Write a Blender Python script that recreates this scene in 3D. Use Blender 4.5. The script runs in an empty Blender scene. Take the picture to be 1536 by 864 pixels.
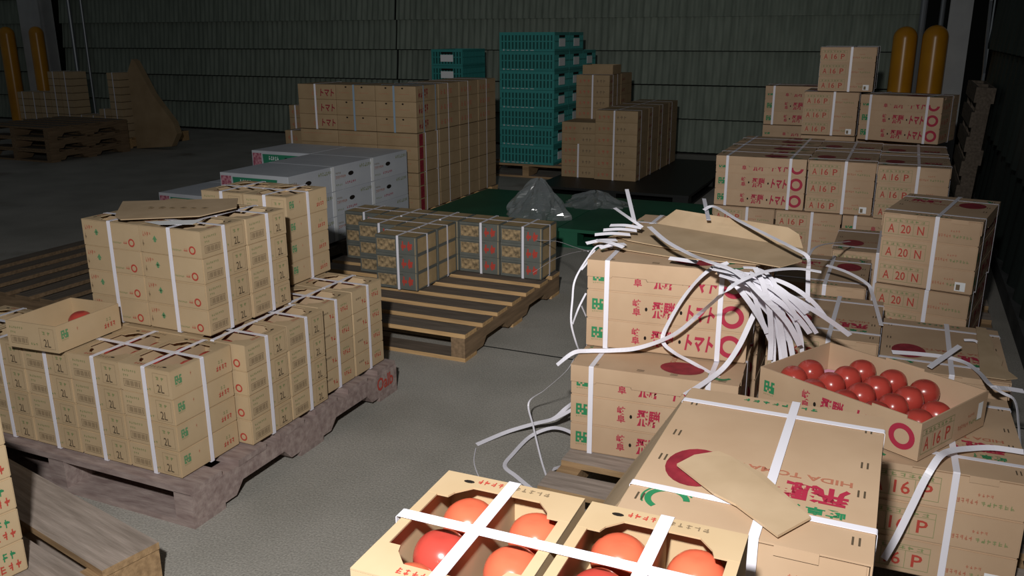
import bpy, bmesh, math, random
from mathutils import Matrix, Vector

random.seed(7)
R = math.radians
sc = bpy.context.scene
col = sc.collection

# ---------------------------------------------------------------- camera
CAM_YAW, CAM_PITCH, CAM_ROLL, CAM_H, FPX = .42, .2855, -.003, 1.39, 1300.0
cd = bpy.data.cameras.new('camera')
cam = bpy.data.objects.new('camera', cd)
col.objects.link(cam)
cd.sensor_width = 36.0
cd.lens = 36.0 * FPX / 1536.0
cd.clip_start = .05
cam.matrix_world = (Matrix.Translation((0, 0, CAM_H)) @ Matrix.Rotation(CAM_YAW, 4, 'Z')
                    @ Matrix.Rotation(math.pi / 2 - CAM_PITCH, 4, 'X') @ Matrix.Rotation(CAM_ROLL, 4, 'Z'))
sc.camera = cam

# ---------------------------------------------------------------- world and light
w = bpy.data.worlds.new('night')
sc.world = w
w.use_nodes = True
w.node_tree.nodes['Background'].inputs[0].default_value = (.60, .66, .70, 1)
w.node_tree.nodes['Background'].inputs[1].default_value = .05
LAMP = Vector((-.12, -.22, 1.93))                        # the lamp on the news camera: a beam and its wide spill
AIM = Vector((-1.75, 5.2, 1.15))
ld = bpy.data.lights.new('video_light_beam', 'SPOT')
ld.energy = 265
ld.color = (1.0, .975, .945)
ld.spot_size = R(57)
ld.spot_blend = 1.0
ld.shadow_soft_size = .045
lo = bpy.data.objects.new('video_light_beam', ld)
col.objects.link(lo)
lo.location = LAMP
lo.rotation_euler = (AIM - LAMP).to_track_quat('-Z', 'Y').to_euler()
ls = bpy.data.lights.new('video_light_spill', 'SPOT')
ls.energy = 300
ls.color = (1.0, .975, .945)
ls.spot_size = R(132)
ls.spot_blend = 1.0
ls.shadow_soft_size = .045
so = bpy.data.objects.new('video_light_spill', ls)
col.objects.link(so)
so.location = LAMP
so.rotation_euler = (R(54), 0, R(36))
vs = sc.view_settings
vs.view_transform = 'Standard'
vs.look = 'None'
vs.exposure = 0.0
vs.gamma = 1.0
vs.use_curve_mapping = False

# ---------------------------------------------------------------- materials
def lin(c):
    c = c / 255.0
    return c / 12.92 if c <= .04045 else ((c + .055) / 1.055) ** 2.4

MATS = {}
def mat(name, rgb, rough=.7, var=None, vscale=8.0, obj=0.0, stretch=(1, 1, 1), bump=0.0, bscale=60.0, spec=.3, metal=0.0, detail=4):
    m = bpy.data.materials.new(name)
    m.use_nodes = True
    nt = m.node_tree
    b = nt.nodes['Principled BSDF']
    c = tuple(lin(x) for x in rgb) + (1,)
    b.inputs['Base Color'].default_value = c
    b.inputs['Roughness'].default_value = rough
    b.inputs['Specular IOR Level'].default_value = spec
    b.inputs['Metallic'].default_value = metal
    tc = nt.nodes.new('ShaderNodeTexCoord')
    mp = nt.nodes.new('ShaderNodeMapping')
    mp.inputs['Scale'].default_value = stretch
    nt.links.new(tc.outputs['Object'], mp.inputs[0])
    out = None
    if var is not None:
        n = nt.nodes.new('ShaderNodeTexNoise')
        n.inputs['Scale'].default_value = vscale
        n.inputs['Detail'].default_value = detail
        nt.links.new(mp.outputs[0], n.inputs['Vector'])
        rp = nt.nodes.new('ShaderNodeValToRGB')
        rp.color_ramp.elements[0].position = .32
        rp.color_ramp.elements[1].position = .68
        rp.color_ramp.elements[0].color = tuple(lin(x) for x in var) + (1,)
        rp.color_ramp.elements[1].color = c
        nt.links.new(n.outputs['Fac'], rp.inputs[0])
        out = rp.outputs[0]
    if obj:
        oi = nt.nodes.new('ShaderNodeObjectInfo')
        mr = nt.nodes.new('ShaderNodeMapRange')
        mr.inputs['To Min'].default_value = 1 - obj
        mr.inputs['To Max'].default_value = 1 + obj
        nt.links.new(oi.outputs['Random'], mr.inputs['Value'])
        hs = nt.nodes.new('ShaderNodeHueSaturation')
        nt.links.new(mr.outputs[0], hs.inputs['Value'])
        if out is not None:
            nt.links.new(out, hs.inputs['Color'])
        else:
            hs.inputs['Color'].default_value = c
        out = hs.outputs[0]
    if out is not None:
        nt.links.new(out, b.inputs['Base Color'])
    if bump:
        n2 = nt.nodes.new('ShaderNodeTexNoise')
        n2.inputs['Scale'].default_value = bscale
        n2.inputs['Detail'].default_value = 3
        nt.links.new(mp.outputs[0], n2.inputs['Vector'])
        bp = nt.nodes.new('ShaderNodeBump')
        bp.inputs['Strength'].default_value = bump
        bp.inputs['Distance'].default_value = .01
        nt.links.new(n2.outputs['Fac'], bp.inputs['Height'])
        nt.links.new(bp.outputs[0], b.inputs['Normal'])
    MATS[name] = m
    return m

CARD = mat('cardboard', (193, 165, 136), .75, (183, 154, 125), 6, .05)
CARD2 = mat('cardboard_small', (190, 167, 134), .75, (180, 156, 122), 7, .05)
CARDIN = mat('cardboard_raw', (188, 164, 134), .8, (174, 150, 120), 9, .04)
CARDBRN = mat('cardboard_brown', (168, 144, 112), .75, (154, 130, 98), 6, .05)
WHITEC = mat('white_carton_board', (196, 200, 206), .6, (184, 188, 196), 5, .03)
DARKC = mat('dark_printed_board', (106, 108, 102), .6, (92, 95, 90), 9, .05)
REDP = mat('red_ink', (170, 46, 70), .65)
REDP2 = mat('red_ink_bright', (178, 70, 58), .65)
REDD = mat('red_ink_deep', (150, 46, 58), .65, (120, 34, 46), 30)
REDF = mat('red_ink_faint', (176, 112, 88), .7)
GRNP = mat('green_ink', (46, 128, 84), .65)
GRNM = mat('green_ink_soft', (96, 142, 100), .65)
GRNF = mat('green_ink_faint', (132, 140, 96), .7)
BLKP = mat('dark_ink', (86, 74, 58), .7)
BLKF = mat('dark_ink_faint', (128, 110, 86), .7)
DARKHOLE = mat('vent_hole', (26, 20, 15), .9)
TANP = mat('tan_panel_print', (178, 154, 116), .7, (156, 134, 98), 14)
PHOTO = mat('printed_photo', (182, 156, 118), .65, (98, 86, 66), 55, detail=6)
STRAP = mat('white_band', (232, 230, 240), .38, spec=.5)
STRAPB = mat('blue_grey_band', (140, 160, 178), .4, spec=.5)
GREENPANEL = mat('green_panel_print', (48, 128, 98), .6)
FLOWER = mat('pink_red_print', (150, 70, 92), .6, (206, 150, 160), 70, detail=2)
STICK = mat('white_sticker', (236, 238, 240), .5)
WOODG = mat('wood_grey', (172, 158, 148), .85, (136, 124, 114), 5, .08, (1, 12, 12), .15, 20)
WOODE = mat('wood_edge', (206, 170, 122), .85, (172, 138, 96), 6, .08, (1, 12, 12))
WOODD = mat('wood_dark', (120, 108, 96), .85, (92, 82, 72), 5, .08, (1, 12, 12), .15, 20)
WOODB = mat('wood_brown', (140, 116, 90), .85, (112, 92, 70), 5, .08, (12, 1, 12), .15, 20)
WOODT = mat('wood_tan', (172, 142, 106), .85, (138, 112, 82), 5, .08, (1, 12, 12), .15, 20)
WOODR = mat('wood_red_grey', (164, 148, 142), .85, (132, 114, 110), 6, .06, (2, 8, 8), .15, 20)
CRATE = mat('green_crate_plastic', (58, 142, 138), .45, obj=.06, spec=.4)
CRATED = mat('crate_inside', (32, 84, 80), .8)  # crate green darkened: shade inside the crate put into the colour
GREENSLAB = mat('green_plastic', (38, 100, 74), .6, (30, 84, 62), 3)
BLACKP = mat('black_plastic', (28, 30, 30), .5)
TOM = mat('tomato_skin', (184, 76, 64), .25, (170, 58, 50), 6, .10, spec=.5)
TOM_LIT = mat('tomato_skin_orange', (216, 118, 84), .22, (202, 86, 62), 5, .08, spec=.5)  # tomato red paled: overexposure close to the lamp put into the colour
PINK = mat('pink_liner', (232, 170, 205), .6)
YELLOW = mat('yellow_paint', (214, 150, 30), .3, (190, 128, 24), 3, spec=.5)
GREYC = mat('column_paint', (196, 198, 198), .55, (176, 178, 180), 3)
STEEL = mat('steel_trim', (150, 155, 160), .35, metal=.6)
WALLG = mat('green_sheet', (138, 148, 136), .75, (116, 126, 115), 2.2, .05, (8, 8, .8))
WALLD = mat('wall_backing', (20, 24, 22), .9)
WALLR = mat('dark_green_curtain', (56, 66, 63), .55, (44, 52, 50), 2, .05, (1, 6, .6))
KERB = mat('kerb_concrete', (84, 86, 86), .9, (54, 56, 56), 4)

# floor: worn asphalt grey with fine grit and brown stains of its own
FLOOR = mat('floor_concrete', (178, 174, 166), .85, (156, 153, 145), 2.2, bump=.25, bscale=140, spec=.25, detail=9)
nt = FLOOR.node_tree
b = nt.nodes['Principled BSDF']
src = b.inputs['Base Color'].links[0].from_socket
tcn = nt.nodes.new('ShaderNodeTexCoord')
gn = nt.nodes.new('ShaderNodeTexNoise'); gn.inputs['Scale'].default_value = 170; gn.inputs['Detail'].default_value = 2
nt.links.new(tcn.outputs['Object'], gn.inputs['Vector'])
gr = nt.nodes.new('ShaderNodeValToRGB')
gr.color_ramp.elements[0].position = .3; gr.color_ramp.elements[0].color = (.62, .62, .62, 1)
gr.color_ramp.elements[1].position = .7; gr.color_ramp.elements[1].color = (1.12, 1.12, 1.12, 1)
nt.links.new(gn.outputs['Fac'], gr.inputs[0])
m1 = nt.nodes.new('ShaderNodeMix'); m1.data_type = 'RGBA'; m1.blend_type = 'MULTIPLY'
m1.inputs['Factor'].default_value = .8
nt.links.new(src, m1.inputs[6]); nt.links.new(gr.outputs[0], m1.inputs[7])
sn = nt.nodes.new('ShaderNodeTexNoise'); sn.inputs['Scale'].default_value = 1.7; sn.inputs['Detail'].default_value = 5
nt.links.new(tcn.outputs['Object'], sn.inputs['Vector'])
sr = nt.nodes.new('ShaderNodeValToRGB')
sr.color_ramp.elements[0].position = .62; sr.color_ramp.elements[0].color = (0, 0, 0, 1)
sr.color_ramp.elements[1].position = .74; sr.color_ramp.elements[1].color = (.55, .55, .55, 1)
nt.links.new(sn.outputs['Fac'], sr.inputs[0])
m2 = nt.nodes.new('ShaderNodeMix'); m2.data_type = 'RGBA'
nt.links.new(sr.outputs[0], m2.inputs['Factor'])
nt.links.new(m1.outputs[2], m2.inputs[6]); m2.inputs[7].default_value = (lin(96), lin(82), lin(68), 1)
nt.links.new(m2.outputs[2], b.inputs['Base Color'])

# clear crumpled film
FILM = bpy.data.materials.new('clear_film'); FILM.use_nodes = True
nt = FILM.node_tree; nt.nodes.clear()
o_ = nt.nodes.new('ShaderNodeOutputMaterial'); mx = nt.nodes.new('ShaderNodeMixShader')
tr = nt.nodes.new('ShaderNodeBsdfTransparent'); tr.inputs[0].default_value = (.9, .93, .94, 1)
gl = nt.nodes.new('ShaderNodeBsdfGlossy'); gl.inputs['Roughness'].default_value = .12
df = nt.nodes.new('ShaderNodeBsdfDiffuse'); df.inputs[0].default_value = (.55, .58, .6, 1)
a2 = nt.nodes.new('ShaderNodeMixShader'); a2.inputs[0].default_value = .45
nt.links.new(gl.outputs[0], a2.inputs[1]); nt.links.new(df.outputs[0], a2.inputs[2])
mx.inputs[0].default_value = .42
nt.links.new(tr.outputs[0], mx.inputs[1]); nt.links.new(a2.outputs[0], mx.inputs[2])
nt.links.new(mx.outputs[0], o_.inputs[0])

# ---------------------------------------------------------------- mesh helpers
class MB:
    def __init__(s): s.v = []; s.f = []; s.m = []
    def poly(s, pts, mi=0):
        i = len(s.v); s.v += [tuple(p) for p in pts]; s.f.append(list(range(i, i + len(pts)))); s.m.append(mi)
    def box(s, x0, x1, y0, y1, z0, z1, side=0, top=0):
        i = len(s.v)
        s.v += [(x0, y0, z0), (x1, y0, z0), (x1, y1, z0), (x0, y1, z0), (x0, y0, z1), (x1, y0, z1), (x1, y1, z1), (x0, y1, z1)]
        for q, mm in (((3, 2, 1, 0), side), ((4, 5, 6, 7), top), ((0, 1, 5, 4), side), ((1, 2, 6, 5), side), ((2, 3, 7, 6), side), ((3, 0, 4, 7), side)):
            s.f.append([i + k for k in q]); s.m.append(mm)
    def prism(s, pts, fn, a, b_):
        """pts 2-D outline, fn(u, v, w) -> xyz, swept from w=a to w=b_"""
        n = len(pts); i = len(s.v)
        s.v += [fn(u, v, a) for u, v in pts] + [fn(u, v, b_) for u, v in pts]
        s.f.append([i + k for k in range(n)][::-1]); s.f.append([i + n + k for k in range(n)])
        s.m += [0, 0]
        for k in range(n):
            k2 = (k + 1) % n
            s.f.append([i + k, i + k2, i + n + k2, i + n + k]); s.m.append(0)
    def mesh(s, name, *mats, smooth=False, fix=False):
        me = bpy.data.meshes.new(name)
        me.from_pydata(s.v, [], s.f)
        for m in mats: me.materials.append(m)
        if len(mats) > 1: me.polygons.foreach_set('material_index', s.m)
        if smooth: me.polygons.foreach_set('use_smooth', [True] * len(me.polygons))
        if fix:
            bm = bmesh.new(); bm.from_mesh(me); bmesh.ops.recalc_face_normals(bm, faces=bm.faces[:]); bm.to_mesh(me); bm.free()
        me.update()
        return me

def put(name, me, parent=None, loc=(0, 0, 0), rz=0.0):
    o = bpy.data.objects.new(name, me)
    col.objects.link(o)
    if parent is not None: o.parent = parent
    o.location = loc
    o.rotation_euler = (0, 0, rz)
    return o

def tag(o, label, cat, group=None):
    n = len(label.split())
    if not 4 <= n <= 16: print('LABEL LENGTH', n, label)
    o['label'] = label; o['category'] = cat
    if group: o['group'] = group
    return o

def struct(o):
    o['kind'] = 'structure'
    return o

def bevel_box(name, sx, sy, sz, m, bev=.003, seg=2):
    bm = bmesh.new()
    bmesh.ops.create_cube(bm, size=1)
    for v in bm.verts: v.co = Vector((v.co.x * sx, v.co.y * sy, (v.co.z + .5) * sz))
    bmesh.ops.bevel(bm, geom=bm.edges[:], offset=bev, segments=seg, affect='EDGES')
    me = bpy.data.meshes.new(name); bm.to_mesh(me); bm.free()
    me.materials.append(m)
    return me

# ---------------------------------------------------------------- flat print on carton faces
_tc = {}
def text_geo(s, bold=0.0):
    k = (s, bold)
    if k not in _tc:
        c = bpy.data.curves.new('lettering', 'FONT'); c.body = s; c.resolution_u = 2; c.offset = bold
        o = bpy.data.objects.new('lettering', c); col.objects.link(o)
        me = bpy.data.meshes.new_from_object(o)
        vs_ = [(v.co.x, v.co.y) for v in me.vertices]; fs = [list(p.vertices) for p in me.polygons]
        bpy.data.objects.remove(o); bpy.data.curves.remove(c); bpy.data.meshes.remove(me)
        x0 = min(v[0] for v in vs_); x1 = max(v[0] for v in vs_); y0 = min(v[1] for v in vs_); y1 = max(v[1] for v in vs_)
        _tc[k] = ([(x - x0, y - y0) for x, y in vs_], fs, x1 - x0, y1 - y0)
    return _tc[k]

class Print:
    """ink shapes on the faces of a box of size (sx, sy, sz), base centre at the origin"""
    def __init__(s, sx, sy, sz, off=.0009, only=None, split=False): s.d = (sx, sy, sz); s.off = off; s.g = {}; s.only = only; s.split = split
    def fn(s, face, up=0.0):
        sx, sy, sz = s.d; e = s.off + up
        return {'F': lambda u, v: (-sx / 2 + u, -sy / 2 - e, v), 'R': lambda u, v: (sx / 2 + e, -sy / 2 + u, v),
                'B': lambda u, v: (sx / 2 - u, sy / 2 + e, v), 'L': lambda u, v: (-sx / 2 - e, sy / 2 - u, v),
                'T': lambda u, v: (-sx / 2 + u, -sy / 2 + v, sz + e),
                'TX': lambda u, v: (-sx / 2 + v, sy / 2 - u, sz + e)}[face]     # lettering whose top points to +X
    def add(s, m, face, pts, faces, key=None, up=0.0):
        if s.only and face not in s.only: return
        f = s.fn(face, up); mb = s.g.setdefault((m.name, key), MB()); i = len(mb.v)
        mb.v += [f(u, v) for u, v in pts]
        for q in faces: mb.f.append([i + k for k in q]); mb.m.append(0)
    def rect(s, m, face, u0, v0, u1, v1, up=0.0): s.add(m, face, [(u0, v0), (u1, v0), (u1, v1), (u0, v1)], [(0, 1, 2, 3)], None, up)
    def frame(s, m, face, u0, v0, u1, v1, t):
        s.rect(m, face, u0, v0, u1, v0 + t); s.rect(m, face, u0, v1 - t, u1, v1)
        s.rect(m, face, u0, v0 + t, u0 + t, v1 - t); s.rect(m, face, u1 - t, v0 + t, u1, v1 - t)
    def text(s, m, face, t, u, v, wd, ht, slant=0.0, bold=.02):
        pts, fs, tw, th = text_geo(t, bold)
        s.add(m, face, [(u + x / tw * wd + slant * y / th * ht, v + y / th * ht) for x, y in pts], fs, ('lettering', face, t) if s.split else None)
    def ring(s, m, face, u, v, ro, ri, a0=0, a1=360, n=28, sx=1.0):
        pts = []; fs = []
        for k in range(n + 1):
            a = R(a0 + (a1 - a0) * k / n)
            pts += [(u + ro * sx * math.cos(a), v + ro * math.sin(a)), (u + ri * sx * math.cos(a), v + ri * math.sin(a))]
            if k: fs.append((2 * k - 2, 2 * k, 2 * k + 1, 2 * k - 1))
        s.add(m, face, pts, fs, ('ring_mark', face, round(u, 3)) if s.split else None)
    def disc(s, m, face, u, v, ru, rv, n=24):
        s.add(m, face, [(u + ru * math.cos(2 * math.pi * k / n), v + rv * math.sin(2 * math.pi * k / n)) for k in range(n)], [tuple(range(n))], (m.name if m.name == 'vent_hole' else 'oval_mark', face, round(u, 3)) if s.split else None)
    def marks(s, m, face, u, v, wd, ht, n, seed=1, fill=.75, th=.16):
        """a line of lettering too small to read: n blots of strokes"""
        rg = random.Random(seed); cw = wd / n
        for k in range(n):
            a = u + k * cw; b2 = a + cw * fill
            for q in range(3):
                y = v + ht * rg.uniform(0, .8)
                s.rect(m, face, a + cw * rg.uniform(0, .2), y, b2 - cw * rg.uniform(0, .2), y + ht * th, .00012 * q)
            x = a + cw * rg.uniform(.1, .5)
            s.rect(m, face, x, v, x + cw * th, v + ht, .0004)
    def emblem(s, face, u, v, sz, ink_=None):
        ink_ = ink_ or GRNP
        rows = ('XXX.XX', 'X.X.X.', 'XXXXXX', 'X.X.XX', 'XX.XXX')
        ch = sz / 5; cw = sz / 6
        for r, row in enumerate(rows):
            for c_, k in enumerate(row):
                if k == 'X':
                    u0, v0 = u + c_ * cw, v + sz - (r + 1) * ch
                    s.add(ink_, face, [(u0, v0), (u0 + cw, v0), (u0 + cw, v0 + ch), (u0, v0 + ch)], [(0, 1, 2, 3)], ('emblem', face, 0) if s.split else None)
        s.marks(GRNF, face, u, v - sz * .22, sz, sz * .12, 6, 3)
    def parts(s):
        out = []
        for (k, key), mb in s.g.items():
            if key: nm = key[0]
            else: nm = {'vent_hole': 'vent_hole', 'white_sticker': 'sticker', 'printed_photo': 'printed_photo', 'green_panel_print': 'green_panel',
                        'pink_red_print': 'flower_print', 'tan_panel_print': 'tan_panel'}.get(k, k.split('_')[0] + '_print')
            out.append((nm, mb.mesh(nm, MATS[k])))
        return out

class Kind:
    def __init__(s, name, dims, body, parts=(), cat='carton'):
        s.name, s.dims, s.body, s.parts, s.cat = name, dims, body, list(parts), cat

def ink(nm, me, o):
    c = put(nm, me, o)
    if nm.endswith('_print') and nm not in ('flower_print',): c['kind'] = 'stuff'      # blots of lettering too small to pick apart
    return c

def spawn(k, loc, yaw, label, group=None, extra=(), bare=False):
    o = put(k.name, k.body, None, loc, yaw)
    tag(o, label, k.cat, group)
    if not bare:
        for nm, me in list(k.parts) + list(extra): ink(nm, me, o)
    return o

# ================================================================ THE SETTING
mb = MB(); mb.box(-22, 3, -4, 12, -.1, 0)
struct(put('floor', mb.mesh('floor', FLOOR)))
# saw-cut joint in the concrete
mb = MB(); mb.box(-9, .6, 3.395, 3.405, -.004, .0006)
struct(put('trim_1', mb.mesh('floor_joint', WALLD)))

def sheet_row(length, height, lean, per=.085, amp=.011):
    """one row of ribbed sheet: x along the wall, leaning out at its foot"""
    mb = MB(); n = int(length / per * 6); prof = []
    for k in range(n + 1):
        x = length * k / n
        prof.append((x, amp * math.sin(2 * math.pi * x / per)))
    for k in range(n + 1):
        x, y = prof[k]
        mb.v += [(x, y - lean, 0), (x, y - lean * .45, height * .5), (x, y, height)]
    for k in range(n):
        a = 3 * k
        mb.f += [[a, a + 3, a + 4, a + 1], [a + 1, a + 4, a + 5, a + 2]]; mb.m += [0, 0]
    return mb

wb = bpy.data.objects.new('wall_back', None); col.objects.link(wb); wb.location = (0, 10.35, 0); struct(wb)
mb = MB(); mb.box(-20, .7, .06, .16, 0, 3.9)
put('backing', mb.mesh('wall_backing', WALLD), wb)
rows = [.03, .42, .81, 1.195, 1.57, 1.95, 2.34, 2.73, 3.12, 3.5]
for bay, (xa, xb) in enumerate(((-20, -13.2), (-12.55, -6.3), (-6.28, .03))):
    me = sheet_row(xb - xa, .374, .042).mesh('ribbed_sheet', WALLG, smooth=True)
    for r, z in enumerate(rows):
        put('ribbed_sheet', me, wb, (xa, .02 - .006 * ((r + bay) % 2), z))

wr = bpy.data.objects.new('wall_right', None); col.objects.link(wr); wr.location = (.66, 0, 0); struct(wr)
mb = MB(); mb.box(.05, .12, -3, 10.35, 0, 3.9)
put('backing', mb.mesh('wall_right_backing', WALLD), wr)
me = sheet_row(6.5, .60, .05, .31, .018).mesh('curtain_strip', WALLR, smooth=True)
for r, z in enumerate((.02, .63, 1.25, 1.87, 2.49)):
    for y0 in (9.1, 2.58):
        o = put('curtain_strip', me, wr, (0, y0, z), -math.pi / 2)
mb = MB(); mb.box(-.07, .02, -3, 9.2, 0, .10)
struct(put('baseboard_right', mb.mesh('kerb', KERB), None, (.66, 0, 0)))
# pale edge strip of the curtain, bowed
mb = MB()
ed = [(9.10, 2.2), (9.12, 1.66), (8.98, 1.35), (8.75, 1.05), (8.80, .75), (8.92, .45), (8.97, .1)]
for k in range(len(ed) - 1):
    (y0, z0), (y1, z1) = ed[k], ed[k + 1]
    mb.poly([(0, y0, z0), (0, y0 - .10, z0), (0, y1 - .10, z1), (0, y1, z1)]); mb.poly([(.02, y0, z0), (.02, y1, z1), (.02, y1 - .1, z1), (.02, y0 - .1, z0)])
    mb.poly([(0, y0, z0), (0, y1, z1), (.02, y1, z1), (.02, y0, z0)]); mb.poly([(0, y0 - .1, z0), (.02, y0 - .1, z0), (.02, y1 - .1, z1), (0, y1 - .1, z1)])
struct(put('trim_2', mb.mesh('curtain_edge', STEEL), None, (.575, 0, 0)))

def column(x, y, wd):
    c = bpy.data.objects.new('column', None); col.objects.link(c); c.location = (x, y, 0)
    mb = MB(); mb.box(-wd / 2, wd / 2, 0, .02, 0, 3.9); put('flange', mb.mesh('flange', GREYC), c)
    mb = MB(); mb.box(-.012, .012, .02, .24, 0, 3.9); put('web', mb.mesh('web', GREYC), c)
    mb = MB(); mb.box(-wd / 2, wd / 2, .24, .26, 0, 3.9); put('flange', mb.mesh('flange', GREYC), c)
    return c
tag(column(.40, 10.03, .20), 'pale grey steel column beside the yellow bollards at the dark curtain', 'column')
tag(column(-12.85, 10.03, .46), 'dim grey steel column between two far yellow bollards', 'column')
for k, (x, y, r_) in enumerate(((.06, 10.2, .035), (.235, 10.22, .025), (-12.2, 10.25, .03), (-11.95, 10.27, .02))):
    bm = bmesh.new(); bmesh.ops.create_cone(bm, cap_ends=True, segments=12, radius1=r_, radius2=r_, depth=3.9)
    for v in bm.verts: v.co.z += 1.95
    me = bpy.data.meshes.new('rail'); bm.to_mesh(me); bm.free(); me.materials.append(STEEL)
    struct(put('trim_%d' % (3 + k), me, None, (x, y, 0)))

def bollard(x, y, h, r, label):
    prof = [(r * 1.0, 0), (r, h - r)] + [(r * math.cos(R(a)), h - r + r * math.sin(R(a))) for a in range(10, 91, 10)]
    n = 28; mb = MB()
    for rr, z in prof:
        for k in range(n): mb.v.append((rr * math.cos(2 * math.pi * k / n), rr * math.sin(2 * math.pi * k / n), z))
    for j in range(len(prof) - 1):
        for k in range(n):
            k2 = (k + 1) % n; mb.f.append([j * n + k, j * n + k2, (j + 1) * n + k2, (j + 1) * n + k]); mb.m.append(0)
    o = bpy.data.objects.new('bollard', None); col.objects.link(o); o.location = (x, y, 0)
    put('post', mb.mesh('bollard_post', YELLOW, smooth=True), o)
    m2 = MB(); m2.box(-r * 1.15, r * 1.15, -r * 1.15, r * 1.15, 0, .012); put('base_plate', m2.mesh('base_plate', YELLOW), o)
    tag(o, label, 'bollard')
bollard(-.08, 9.98, 1.45, .115, 'yellow round-topped bollard standing away from the pale column')
bollard(.195, 9.84, 1.46, .118, 'yellow round-topped bollard touching the front of the pale column')
bollard(-13.26, 9.9, 1.52, .115, 'dim yellow bollard on the outer side of the far column')
bollard(-12.58, 9.9, 1.52, .105, 'dim yellow bollard on the inner side of the far column')

# ================================================================ CARTON KINDS
L, W, H = .500, .347, .0945          # tomato carton
l, w_, h = .2485, .1985, .084          # small 2L carton

def long_face(p, face, s=1.0, cut=0.0):
    """ink of the long side; the upper part may hide under the lid flap"""
    q = s
    if cut < .3: p.emblem(face, .018 * q, .030, .036 * q)
    p.text(REDP, face, '岐', .148 * q, .050, .026 * q, .026); p.text(REDP, face, '阜', .148 * q, .022, .026 * q, .026)
    p.text(REDP, face, '飛騨', .207 * q, .020, .070 * q, .056, .06, .025)
    p.text(REDP, face, 'トマト', .314 * q, .020, .084 * q, .054, .14, .05)
    p.ring(REDP, face, .451 * q, .048, .036 * q, .021 * q)
    for u in (.191, .299): p.disc(DARKHOLE, face, u * q, .046, .0042, .0065, 10)

def short_face(p, face, code, s=1.0):
    a, n_, g = code
    p.frame(GRNF, face, .008 * s, .014, .168 * s, .078, .0012)
    for u in (.060, .114): p.rect(GRNF, face, u * s, .0152, (u + .0012) * s, .0618)
    p.rect(GRNF, face, .0092 * s, .062, .1668 * s, .063)
    p.marks(GRNF, face, .018 * s, .0655, .14 * s, .009, 7, 5)
    p.text(REDP2, face, a, .022 * s, .021, .024 * s, .034, bold=.01)
    p.text(REDP2, face, n_, .069 * s, .021, .036 * s, .034, bold=.01)
    p.text(REDP2, face, g, .129 * s, .021, .024 * s, .034, bold=.01)
    p.marks(REDF, face, .195 * s, .026, .055 * s, .012, 6, 8)
    p.marks(GRNF, face, .255 * s, .026, .07 * s, .011, 6, 9)
    p.marks(REDF, face, .245 * s, .048, .035 * s, .008, 4, 10)

BODY = bevel_box('carton_body', L, W, H, CARD)
ORI = {'A': ('F', 'R'), 'B': ('R', 'B'), 'flip': ('L', 'F')}      # the faces each way of standing can show
def tomato_kind(code, ori):
    p = Print(L, W, H, only=ORI[ori], split=True)
    long_face(p, 'F'); long_face(p, 'B'); short_face(p, 'R', code); short_face(p, 'L', code)
    return Kind('tomato_carton', (L, W, H), BODY, p.parts())
TK = {(c_[1], o_): tomato_kind(c_, o_) for c_ in (('A', '16', 'P'), ('A', '20', 'N')) for o_ in ORI}
def sticker(face):
    q = Print(L, W, H, .0015); q.rect(STICK, face, .285, .010, .322, .045); q2 = Print(L, W, H, .002)
    q2.rect(BLKF, face, .290, .014, .304, .036); return q.parts() + q2.parts()
STK = {'B': sticker('R'), 'flip': sticker('L')}

# lid: flat top with two flaps that fold over the upper half of the long sides, torn tabs along their edge
def lid_mesh():
    mb = MB(); t = .003; e = .0012
    mb.box(-L / 2 - e, L / 2 + e, -W / 2 - e, W / 2 + e, H, H + t)
    for sg in (-1, 1):
        rg = random.Random(11 + sg); pts = [(-L / 2, H + t), (L / 2, H + t)]
        x = L / 2; low = .044
        seq = [(L / 2, low)]
        for a, d in ((.19, .0), (.188, .006), (.09, .006), (.088, -.002), (-.06, -.002), (-.062, .005), (-.17, .005), (-.172, 0)): seq.append((a, low + d))
        seq.append((-L / 2, low)); pts = pts[:1] + [pts[1]] + seq
        pts = [(u, v) for u, v in pts]
        y0 = sg * (W / 2 + e); y1 = sg * (W / 2 + e + t)
        mb.prism(pts, lambda u, v, q: (u, q, v), min(y0, y1), max(y0, y1))
    for sg in (-1, 1):                                  # tuck tabs on the short sides
        x0 = sg * (L / 2 + e)
        for a in (-.10, .08):
            mb.box(min(x0, x0 + sg * t * .6), max(x0, x0 + sg * t * .6), a - .03, a + .03, H - .014, H + t)
    return mb.mesh('lid', CARD, fix=True)
LID = lid_mesh()
pl = Print(L, W, H + .003, split=True)
def lid_print(p):
    p.disc(REDD, 'T', L / 2 + .075, W / 2 - .096, .066, .050)
    # lettering reads along the short side, its top towards +X
    p.text(REDP, 'TX', '飛騨', .035, L / 2 + .060, .115, .058, 0, .035)
    p.text(GRNP, 'TX', '岐阜', .038, L / 2 + .128, .056, .024, 0, .03)
    p.marks(GRNP, 'TX', .10, L / 2 + .13, .012, .02, 1, 2)
    p.text(REDF, 'TX', 'HIDA TOMATO', .034, L / 2 + .030, .20, .017)
    p.ring(GRNP, 'T', L / 2 + .195, W / 2 - .115, .034, .024, 100, 330); p.ring(GRNP, 'T', L / 2 + .195, W / 2 - .115, .040, .037, 120, 300)
    for u in (.06, L - .06, .20, L - .20):
        for v in (.012, W - .026): p.rect(BLKP, 'T', u, v, u + .022, v + .003); p.rect(BLKP, 'T', u, v + .009, u + .022, v + .012)
    p.marks(GRNP, 'TX', .11, .012, .14, .012, 8, 14)
lid_print(pl)
LIDP = pl.parts()

ORD = {1: ['only one'], 2: ['lower', 'upper'], 3: ['bottom', 'middle', 'top'], 4: ['bottom', 'second', 'third', 'top'],
       6: ['bottom', 'second', 'third', 'fourth', 'fifth', 'top'], 8: ['bottom', 'second', 'third', 'fourth', 'fifth', 'sixth', 'seventh', 'top']}

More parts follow.
